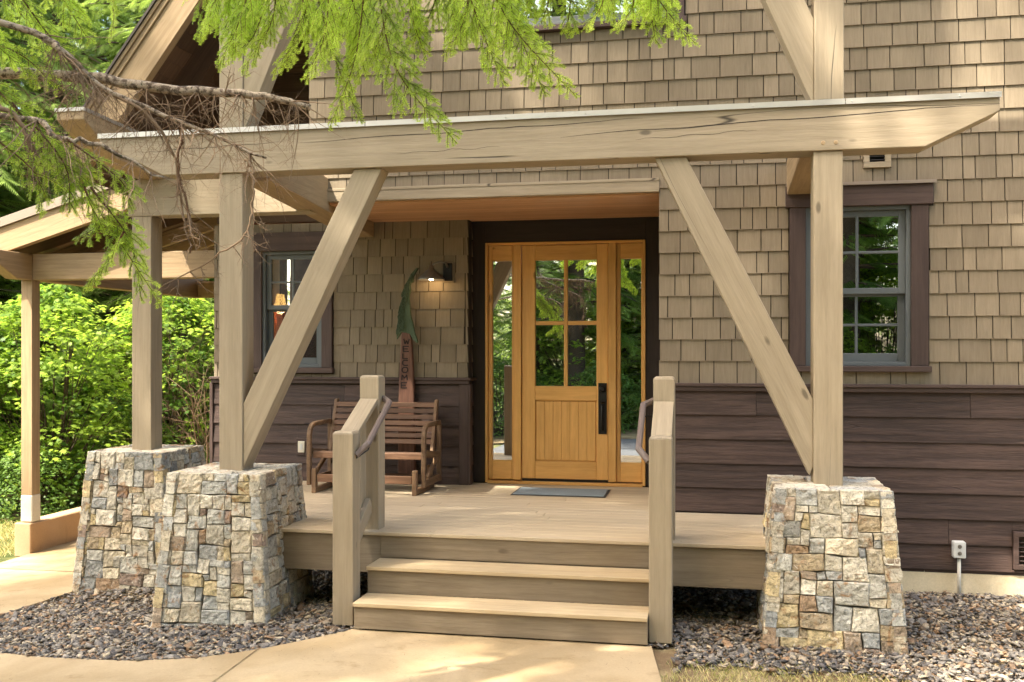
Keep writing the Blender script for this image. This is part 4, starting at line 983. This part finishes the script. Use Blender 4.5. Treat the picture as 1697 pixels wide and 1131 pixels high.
# maple and understory shrubs
_a = []
for k, (ang, rr_) in enumerate(((-150, .30), (-112, .62), (-88, .34), (-58, .92), (-40, .48), (-20, .98), (-9, .60), (0, 1.06), (9, .60), (20, .98), (40, .48), (58, .92), (88, .34), (112, .62), (150, .30))): _a.append((math.cos(R(ang)) * rr_ * .55 + .12, math.sin(R(ang)) * rr_ * .55, -.10 * rr_))
LEAF = np.array(_a)
def shrub_mesh(rx, ry, h, nsp, nl, seed, size=.118, mat='maple', tmpl=LEAF):
    r = np.random.default_rng(seed); P, D, U, S, Rn = [], [], [], [], []; st = MB()
    for k in range(nsp):
        th = r.uniform(0, 2 * np.pi); zz = r.uniform(.03, 1) ** .85; prof = (1 - max(0, zz - .35) ** 2 / .4225) ** .5 if zz > .35 else .82 + .18 * zz / .35
        q = r.uniform(.60, 1.08) * prof; c = np.array([math.cos(th) * rx * q, math.sin(th) * ry * q, zz * h]); out = np.array([math.cos(th), math.sin(th), 0])
        rad = r.uniform(.22, .50); n = int(nl * (rad / .36) ** 2); rr_ = rad * np.sqrt(r.uniform(0, 1, n)); aa = r.uniform(0, 2 * np.pi, n)
        off = np.stack([np.cos(aa) * rr_, np.sin(aa) * rr_, r.normal(0, .035, n)], 1); sl = r.uniform(.25, .6); off[:, 2] -= sl * (off @ out)
        nrm = np.array([0, 0, 1.0]) + out * sl; tone = r.normal(.48, .32)
        d = off * np.array([1, 1, .3]) + out * .12 + r.normal(0, .08, (n, 3)); d[:, 2] -= .06
        P.append(c + off); D.append(d); U.append(nrm + r.normal(0, .30, (n, 3))); S.append(size * r.uniform(.6, 1.3, n)); Rn.append(np.clip(tone + r.normal(0, .16, n), 0, 1))
        if k % 3 == 0:
            b = np.array([r.normal(0, .12), r.normal(0, .12), 0]); m = c * np.array([.5, .5, .62]) + r.normal(0, .06, 3)
            st.tube([tuple(b), tuple(m), tuple(c)], [.016, .010, .003], 5, cap=False)
    P, D, U, S, Rn = map(np.concatenate, (P, D, U, S, Rn)); V = place(tmpl, P, D, U, S); k = len(tmpl)
    return np_mesh('foliage', V, np.arange(len(V)).reshape(-1, k), mat, np.repeat(Rn, k), link=False), st
class ShrubKind:
    def __init__(s, *a, **kw):
        me, st = shrub_mesh(*a, **kw); s.c = bpy.data.objects.new('foliage', me); C.objects.link(s.c); s.st = st.build('stems', 'bark'); s.first = True
    def put(s, name, x, y, sc, rot, label, group):
        t = thing(name, label, 'shrub', (x, y, zg(x) - .08), group); t.scale = sc if hasattr(sc, '__len__') else (sc,) * 3; t.rotation_euler = (0, 0, rot)
        for o in (s.st, s.c):
            q = o if s.first else o.copy()
            if not s.first: C.objects.link(q)
            q.parent = t; q.matrix_parent_inverse = Matrix.Identity(4)
        s.first = False; return t
S_a = ShrubKind(1.5, 1.5, 3.5, 190, 34, 41); S_b = ShrubKind(1.3, 1.3, 3.3, 160, 34, 42); S_u = ShrubKind(1.5, 1.2, 1.9, 120, 30, 43, .10, 'shrub_dark')
GB = 'conifers beyond the walkway'
for i, (x, y, sc, K_, lab) in enumerate((
    (-11.2, 18.6, 1.0, K_far, 'bright green conifer behind the canopy roof, closest to the steep roof edge'),
    (-14.2, 17.4, .9, K_far, 'bright green conifer at the picture edge above the canopy roof'),
    (-17.5, 21.0, 1.15, K_far, 'tall bright conifer farther back at the picture edge'),
    (-12.6, 23.5, 1.25, K_far, 'tall conifer standing behind the bright green ones'),
    (-9.3, 22.0, 1.0, K_mid, 'dark conifer behind the maple shrubs, beside the house corner'),
    (-15.5, 27.0, 1.4, K_mid, 'dark conifer deepest in the trees beyond the canopy roof'))):
    K_.put('conifer_tree', x, y, sc, i * 1.7, lab, GB)
for i, (x, y, sc, K_, lab) in enumerate((
    (-9.9, 17.3, .8, K_far, 'bright green conifer filling the gap between the canopy roof and the steep roof'),
    (-13.0, 15.6, 1.0, K_far, 'bright green conifer leaning over the low canopy roof at the picture edge'),
    (-16.3, 14.6, 1.1, K_far, 'bright conifer just past the picture edge left of the canopy'),
    (-14.8, 20.5, 1.3, K_far, 'tall bright conifer standing in the second row beyond the canopy roof'),
    (-10.9, 20.8, 1.35, K_mid, 'tall dark conifer between the bright ones, right behind the steep roof edge'),
    (-19.5, 18.0, 1.3, K_far, 'tall conifer far out at the picture edge'))):
    K_.put('conifer_tree', x, y, sc, i * 1.1 + .5, lab, GB)
for i, (x, y) in enumerate(((-19.3, 28), (-22, 29), (-17, 30), (-24.5, 26.5), (-20.5, 33), (-15.2, 33))):
    K_far.put('conifer_tree', x, y, 1.5 + .1 * (i % 3), i * 1.4, 'tall conifer in the farthest row of the forest beyond the canopy', 'farthest row of conifers')
for i, (x, y, sc) in enumerate(((-10.6, 12.2, .62), (-9.6, 12.7, .55), (-11.9, 11.6, .7), (-9.0, 14.6, .7))):
    S_u.put('understory_shrub', x, y, sc, i * 1.7, ('low dark shrub at the foot of the vine maples, at the picture edge', 'low dark shrub at the foot of the vine maples, right of the leftmost canopy post', 'low dark shrub beyond the grass strip, past the picture edge', 'low dark shrub behind the concrete curb wall')[i], 'low shrubs below the vine maples')
GR = 'forest mirrored in the windows'
for i, (x, y, sc) in enumerate(((-15.5, -4.0, 1.0), (-3.4, -5.6, .85), (-.2, -8.2, .95), (3.2, -6.4, .9), (6.4, -9.5, 1.05), (9.5, -6.8, 1.0), (13, -9, 1.1), (4.6, -13.5, 1.1), (9, -14, 1.1), (-19.5, -6.5, 1.0))):
    K_tall.put('conifer_tree', x, y, sc, i * 2.1, 'tall dark conifer across the driveway, seen mirrored in the door glass', GR)
for i, (x, y, sc) in enumerate(((-8.2, .7, 1.0), (-11.2, -1.0, .9), (-5.7, .5, .97), (-12.7, .9, .95), (-10.2, -2.6, .8))):
    K_shade.put('conifer_tree', x, y, sc, i * 2.3, 'tall high-crowned conifer added left of the driveway to shade the porch', GR)
for i, (x, y, sc) in enumerate(((-7.5, -5.4, .55), (-4.8, -8.8, .7), (-1.5, -6.0, .5), (1.4, -7.6, .62), (4.9, -5.9, .5), (7.8, -8.0, .7), (-2.7, -9.4, .75), (2.6, -10.2, .8))):
    K_mid.put('conifer_tree', x, y, sc, i * 1.3, 'young bushy conifer across the driveway, seen mirrored in the door glass', 'young conifers mirrored in the windows')

GM = 'vine maples beyond the walkway'
for i, (x, y, sc, K_, lab) in enumerate((
    (-11.6, 13.2, 1.0, S_a, 'leafy vine maple at the picture edge, left of the leftmost canopy post'),
    (-10.0, 13.7, 1.02, S_b, 'leafy vine maple between the leftmost canopy post and the post on the rear stone pier'),
    (-9.3, 15.9, 1.0, S_a, 'leafy vine maple right of the post on the rear stone pier'),
    (-8.1, 17.2, .95, S_b, 'leafy vine maple next to the house corner, thinnest of the four'),
    (-13.4, 15.3, 1.1, S_b, 'leafy vine maple behind the others at the far picture edge'))):
    K_.put('vine_maple', x, y, sc, i * 2.0 + .4, lab, GM)
for i, (x, y, sc) in enumerate(((-10, -4.4, .9), (-7, -4.6, .8), (-5.2, -4.9, 1.0), (-2.6, -4.5, .85), (-.4, -5.0, .95), (1.8, -4.6, .8), (3.9, -4.8, 1.0), (6.2, -4.7, .9), (8.8, -5, 1.0))):
    S_u.put('understory_shrub', x, y, sc, i * 1.1, 'low leafy shrub along the far side of the driveway, mirrored in the sidelight', 'shrubs mirrored in the windows')
for i, (x, y, sc) in enumerate(((-8.6, -6.2, 1.1), (-3.6, -6.9, 1.2), (.6, -6.4, 1.1), (4.2, -7.6, 1.2), (2.3, -5.6, .9))):
    S_a.put('vine_maple', x, y, sc, i * 1.9, 'vine maple across the driveway, mirrored in the door glass', 'maples mirrored in the windows')

for i, (x, y, sc) in enumerate(((-13, -18, 1.1), (-8.5, -17.5, 1.0), (-4, -18.5, 1.15), (0, -17, 1.0), (4, -18.5, 1.1), (8, -18, 1.0), (-17, -14, 1.0), (-2.2, -7.6, .62), (-6.4, -5.9, .6), (2.9, -8.6, .6), (12, -17, 1.1), (-9.0, -8.5, .7), (-5.8, -11, .75), (-1.6, -11.5, .8), (1.6, -6.2, .45), (-4.6, -6.6, .5))):
    K_far.put('conifer_tree', x, y, sc, i * 1.9, 'bright conifer deep in the forest across the driveway, seen mirrored in the glass', 'bright conifers mirrored in the windows')
# twigs
def twig(mb, p, d, L, rad, depth, r, droop=.25, n=6):
    pts = [Vector(p)]; d = Vector(d).normalized(); q = Vector(p); rads = [rad]
    for i in range(n):
        d = (d + Vector((r.gauss(0, .15), r.gauss(0, .15), r.gauss(0, .15) - droop * .18))).normalized(); q = q + d * (L / n); pts.append(q.copy()); rads.append(rad * (1 - .7 * (i + 1) / n))
        if depth > 0 and r.random() < .62:
            a = d.cross(Vector((r.gauss(0, 1), r.gauss(0, 1), r.gauss(0, 1)))).normalized()
            twig(mb, q, d * .55 + a * .85, L * r.uniform(.28, .55), rads[-1] * .75, depth - 1, r, droop, 5)
    mb.tube(pts, rads, 5 if rad > .003 else 4, cap=False)
sh = thing('bare_shrub', 'bare grey twiggy shrub between the vine maples and the house corner', 'shrub', (-7.95, 15.0, -.4)); mb = MB(); r_ = random.Random(3)
for k in range(26): twig(mb, (-7.95 + r_.gauss(0, .15), 15.0 + r_.gauss(0, .15), -.4), (r_.gauss(0, .35), r_.gauss(0, .35), 1), r_.uniform(1.6, 2.9), .010, 2, r_, -.05, 8)
o = mb.build('twigs', 'outlet_grey' if False else 'twig', sh)

# foreground fir: trunk just outside the frame, dead limbs and hanging green branches
TX, TY = -4.35, 2.7
fir = thing('fir_tree', 'old fir beside the camera with lichen-covered dead limbs and drooping green branches', 'tree', (TX, TY, -.1))
tm = trunk_mb(15, .26, -.3); o = tm.build('trunk', 'bark', None, 0, True); o.parent = fir; o.matrix_parent_inverse = Matrix.Identity(4)
cr, lb = conifer_mesh(15, 2.4, 8.6, 51, sp=.22, size=.60, mat='fir_far', keep=.34, droop=.18)  # unseen upper crown added for shade, kept sparse to pass some sun
q = bpy.data.objects.new('crown', cr); C.objects.link(q); q.parent = fir; q.matrix_parent_inverse = Matrix.Identity(4)
o = lb.build('limbs', 'bark'); o.parent = fir; o.matrix_parent_inverse = Matrix.Identity(4)
rt = random.Random(9)
def limb(pts, rads, ntw, tw_len, mat='lichen', dwn=1.0, t0=.25, name='dead_branch'):
    P = spline(pts, 26); rr_ = np.interp(np.linspace(0, 1, 26), np.linspace(0, 1, len(rads)), rads)
    P = [p + Vector((rt.gauss(0, .004), rt.gauss(0, .004), rt.gauss(0, .005))) for p in P]
    mb = MB(); mb.tube(P, rr_, 10); o = mb.build(name, mat, fir, 0, True)
    mb = MB()
    for k in range(ntw):
        i = int(25 * (t0 + (1 - t0) * rt.random() ** .9)); d = Vector((rt.gauss(.25, .5), rt.gauss(0, .5), -abs(rt.gauss(.8, .45)) * dwn))
        twig(mb, P[min(i, 25)], d, tw_len * rt.uniform(.35, 1.25), rt.uniform(.0018, .0036), 2, rt, .30)
    if ntw: mb.build('twigs', 'twig', o)
    return P
T0 = lambda z: Vector((TX, TY, z))
limb([T0(3.35), W(-60, 108, 3.9), W(130, 128, 4.0), W(300, 150, 4.1), W(420, 156, 4.2), W(512, 179, 4.3)], [.030, .027, .024, .021, .018, .014], 64, .32)
limb([T0(3.75), W(0, 36, 3.75), W(100, 82, 3.85), W(165, 142, 3.95), W(300, 203, 4.05), W(440, 262, 4.15)], [.018, .015, .014, .012, .010, .005], 95, .32)
limb([T0(2.85), W(-20, 190, 3.6), W(90, 225, 3.7), W(165, 242, 3.8), W(272, 295, 3.95)], [.018, .014, .012, .010, .005], 48, .28)
limb([W(165, 145, 3.95), W(240, 190, 4.0), W(285, 250, 4.05), W(300, 330, 4.1), W(310, 400, 4.1)], [.009, .007, .006, .005, .003], 10, .22, 'twig')
limb([W(405, 262, 4.1), W(420, 290, 4.1), W(418, 340, 4.1), W(405, 390, 4.1), W(350, 430, 4.1), W(255, 485, 4.1)], [.006, .005, .005, .0045, .0035, .002], 14, .16, 'twig')
limb([W(300, 203, 4.05), W(296, 290, 4.05), W(312, 350, 4.05), W(316, 420, 4.05)], [.006, .005, .005, .003], 12, .18, 'twig_red')
limb([W(-40, 150, 3.6), W(30, 200, 3.65), W(60, 260, 3.7), W(110, 310, 3.8)], [.012, .010, .008, .004], 14, .22, 'twig')

NV, NR = [], []
def needles(P, r, ln=.017, sp=.0036, wd=.0019, up=None, tone=.5, tipb=.35):
    A = np.array([tuple(p) for p in P]); seg = np.linalg.norm(np.diff(A, axis=0), axis=1); cum = np.concatenate([[0], np.cumsum(seg)]); L = cum[-1]; n = max(4, int(L / sp)); s = np.linspace(L * .02, L, n)
    pos = np.stack([np.interp(s, cum, A[:, k]) for k in range(3)], 1); tg = unit(np.gradient(pos, axis=0)); sd_ = unit(np.cross(tg, up[None] + r.normal(0, .18, (n, 3)))); nn = np.cross(sd_, tg)
    for sg in (-1, 1):
        l = ln * r.uniform(.75, 1.2, n) * (1 - .35 * (s / L) ** 4); d = unit(tg * r.uniform(.35, .75, (n, 1)) + sd_ * sg + nn * r.normal(.12, .22, (n, 1)) - np.array([0, 0, .10]))
        w = unit(np.cross(d, nn)) * (wd * r.uniform(.7, 1.2, n))[:, None]
        NV.append(np.stack([pos - w * .7, pos + w, pos + d * l[:, None]], 1).reshape(-1, 3)); NR.append(np.repeat(np.clip(tone + tipb * (s / L - .5) + r.normal(0, .10, n), 0, 1), 3))
def frond(ctrl, width, seed, tone=.5, up=(0, -.75, .65), ln=.0185, dens=1.4, name='branch'):
    global NV, NR
    r = np.random.default_rng(seed); NV, NR = [], []; width *= 1.18; P = spline(ctrl, 30); up = np.array(up, float); mb = MB(); L = sum((P[i + 1] - P[i]).length for i in range(29))
    mb.tube(P, np.linspace(.0050, .0012, 30), 6, cap=False); needles(P[3:], r, ln * .9, up=up, tone=tone)
    n = int(L / .036 * dens); sgn = 1
    for k in range(n):
        t = (k + .6) / n; i = min(28, int(t * 29)); p = P[i]; tg = (P[i + 1] - P[max(0, i - 1)]).normalized(); sd_ = tg.cross(Vector(up)).normalized() * sgn; sgn = -sgn
        l = width * min(1, .35 + t * 2.2) * (1 - t) ** .55 * r.uniform(.75, 1.2) + .015
        if l < .02: continue
        ang = r.uniform(.6, .95); d = (tg * math.cos(ang) + sd_ * math.sin(ang) + Vector(up) * r.normal(0, .10)).normalized(); Q = [p]; nq = 7
        for j in range(nq): d = (d + Vector((0, 0, -.07)) + tg * .03).normalized(); Q.append(Q[-1] + d * (l / nq))
        mb.tube(Q, np.linspace(.0020, .0007, nq + 1), 4, cap=False); tn = tone + r.normal(0, .12); needles(Q, r, ln, up=up, tone=tn)
        if l > .07:
            m = int(l / .034); s2 = 1
            for j in range(m):
                u = .2 + .7 * (j + .5) / m; a = Q[int(u * nq)]; tg2 = (Q[-1] - Q[0]).normalized(); sd2 = tg2.cross(Vector(up)).normalized() * s2; s2 = -s2
                l2 = l * .48 * (1 - u * .6) * r.uniform(.7, 1.2); d2 = (tg2 * .7 + sd2 * .75).normalized(); B = [a]
                for _ in range(4): d2 = (d2 + Vector((0, 0, -.08))).normalized(); B.append(B[-1] + d2 * (l2 / 4))
                mb.tube(B, np.linspace(.0012, .0005, 5), 3, cap=False); needles(B, r, ln * .95, up=up, tone=tn + r.normal(.06, .06))
    o = mb.build(name, 'twig_red', fir); V = np.concatenate(NV)
    np_mesh('needles', V, np.arange(len(V)).reshape(-1, 3), 'fir_needle', np.concatenate(NR), o)
FR = [ # (start, mid, tip, depth, width, tone: backlight painted into the needle colour)
    ((395, -70), (352, 10), (328, 62), 4.5, .15, .62), ((430, -75), (395, 40), (362, 108), 4.35, .16, .66), ((455, -80), (452, 30), (400, 120), 4.5, .17, .72), ((500, -80), (498, 45), (452, 122), 4.4, .17, .78),
    ((545, -85), (540, 50), (505, 132), 4.3, .17, .80), ((590, -85), (592, 40), (575, 120), 4.5, .17, .68), ((610, -85), (590, 90), (545, 216), 4.35, .14, .62), ((575, -30), (610, 75), (662, 98), 4.55, .15, .85),
    ((620, -70), (655, 110), (757, 238), 4.25, .19, .30), ((690, -80), (680, 10), (707, 100), 4.5, .16, .88), ((660, -80), (640, 30), (610, 112), 4.45, .16, .55), ((735, -80), (715, 20), (668, 84), 4.55, .15, .45),
    ((785, -80), (770, 30), (738, 92), 4.4, .14, .50), ((745, -80), (745, -5), (762, 66), 4.5, .14, .60), ((470, -80), (420, 60), (388, 70), 4.6, .15, .50), ((640, -85), (560, 20), (530, 90), 4.6, .16, .66),
    ((560, -85), (470, 10), (430, 60), 4.65, .16, .60), ((700, -85), (600, -5), (560, 60), 4.7, .16, .55), ((510, -60), (560, 110), (600, 205), 4.5, .10, .50),
    ((790, -70), (850, 45), (956, 162), 4.2, .17, .58), ((765, -50), (800, 55), (838, 142), 4.35, .15, .60), ((825, -70), (862, 60), (905, 160), 4.3, .14, .66), ((850, -60), (832, 30), (802, 112), 4.45, .14, .60), ((800, -80), (790, 10), (780, 60), 4.5, .15, .48),
    ((905, -70), (910, -5), (897, 40), 4.3, .11, .52), ((940, -70), (945, 5), (937, 56), 4.35, .11, .56), ((985, -70), (1000, 0), (968, 48), 4.3, .12, .55), ((1035, -70), (1050, 5), (1018, 50), 4.4, .11, .58),
    ((1050, -80), (1095, 5), (1153, 74), 4.25, .12, .62), ((1085, -70), (1078, 5), (1087, 72), 4.3, .11, .56), ((1125, -60), (1115, -5), (1075, 36), 4.4, .10, .52), ((870, -70), (872, -10), (880, 30), 4.5, .11, .5),
    ((-40, 110), (120, 290), (272, 512), 3.8, .15, .42), ((150, 310), (215, 400), (235, 500), 3.85, .12, .36), ((60, 210), (110, 280), (116, 352), 3.7, .13, .40), ((-20, 220), (60, 290), (64, 350), 3.65, .14, .45), ((140, 310), (158, 372), (122, 398), 3.75, .09, .40),
    ((205, 385), (172, 440), (140, 478), 3.8, .09, .40), ((20, 170), (85, 250), (180, 330), 3.75, .13, .40), ((-40, 60), (40, 95), (96, 150), 3.9, .13, .60), ((-30, -50), (40, 30), (86, 92), 4.2, .15, .66), ((60, -70), (108, 5), (150, 72), 4.3, .14, .66), ((165, -60), (188, 15), (182, 66), 4.5, .12, .6), ((110, 230), (200, 300), (215, 345), 3.8, .10, .38)]
rf = random.Random(21)
for k in range(13):
    x = rf.uniform(335, 770); yb = rf.uniform(25, 95) - max(0, x - 640) * .12; dx = rf.uniform(-75, 60); FR += [((x - dx, -95), (x - dx * .35, yb * .2), (x, yb), rf.uniform(4.45, 4.9), rf.uniform(.14, .19), rf.uniform(.45, .95))]
for k in range(12):
    x = rf.uniform(800, 1120); dx = rf.uniform(-40, 50); FR += [((x - dx, -90), (x - dx * .4, -20), (x, rf.uniform(5, 40)), rf.uniform(4.3, 4.6), rf.uniform(.10, .13), rf.uniform(.4, .65))]
for k in range(3):
    x = rf.uniform(-20, 190); y = rf.uniform(60, 330); FR += [((x - 90, y - 110), (x - 40, y - 40), (x, y), rf.uniform(3.7, 4.1), rf.uniform(.09, .14), rf.uniform(.4, .7))]
for i, (a, m, b, Y, w, tn) in enumerate(FR):
    st = W(*a, Y - .12); frond([st, W(*m, Y), W(*b, Y + .06)], w, 600 + i, tn, (rng.normal(0, .25), -.80, .6))
limb([T0(5.4), Vector((-2.9, 3.6, 4.55)), Vector((-1.9, 4.2, 4.15)), Vector((-.7, 4.4, 4.0)), Vector((.25, 4.3, 3.80))], [.06, .045, .03, .02, .01], 0, 0, 'bark', name='limb')
limb([T0(4.6), Vector((-3.4, 3.3, 4.2)), Vector((-2.5, 4.0, 3.95)), Vector((-1.6, 4.5, 3.85))], [.05, .03, .02, .01], 0, 0, 'bark', name='limb')

# fallen needles on the path, gravel, deck and grass
def litter(name, n, seed, zfun, reg, mat='twig_red', ln=(.012, .03)):
    r = np.random.default_rng(seed); P = []
    while len(P) < n:
        x, y = r.uniform(reg[0], reg[1]), r.uniform(reg[2], reg[3]); z = zfun(x, y)
        if z is not None: P.append((x, y, z))
    P = np.array(P); a = r.uniform(0, 2 * np.pi, n); L = r.uniform(*ln, n)[:, None]; d = np.stack([np.cos(a), np.sin(a), r.uniform(-.05, .15, n)], 1); w = np.stack([-np.sin(a), np.cos(a), 0 * a], 1) * .0011
    V = np.stack([P - w, P + w, P + d * L + w * .6, P + d * L - w * .6], 1).reshape(-1, 3); return setting(np_mesh(name, V, np.arange(n * 4).reshape(n, 4), mat), 'stuff')
_o = inpoly(outline)
litter('fallen_needles', 900, 71, lambda x, y: zg(x) + .003 if _o(x, y) and mnoise.noise(Vector((x * 1.3, y * 1.3, 3))) > -.1 else None, (-6.5, .4, 3.5, 9))
litter('fallen_needles', 5200, 72, lambda x, y: zg(x) + .012 if (_b(x, y) or rbed(x, y) or (x > -.25 and y < 6.6)) and mnoise.noise(Vector((x * 1.6, y * 1.6, 7))) > -.15 else None, (-5.9, 3.4, 4.6, 8.6))
litter('fallen_needles', 130, 73, lambda x, y: DECK + .003 if y > 8.95 or x > -3.8 else None, (-5, .7, 7.25, 9.9))
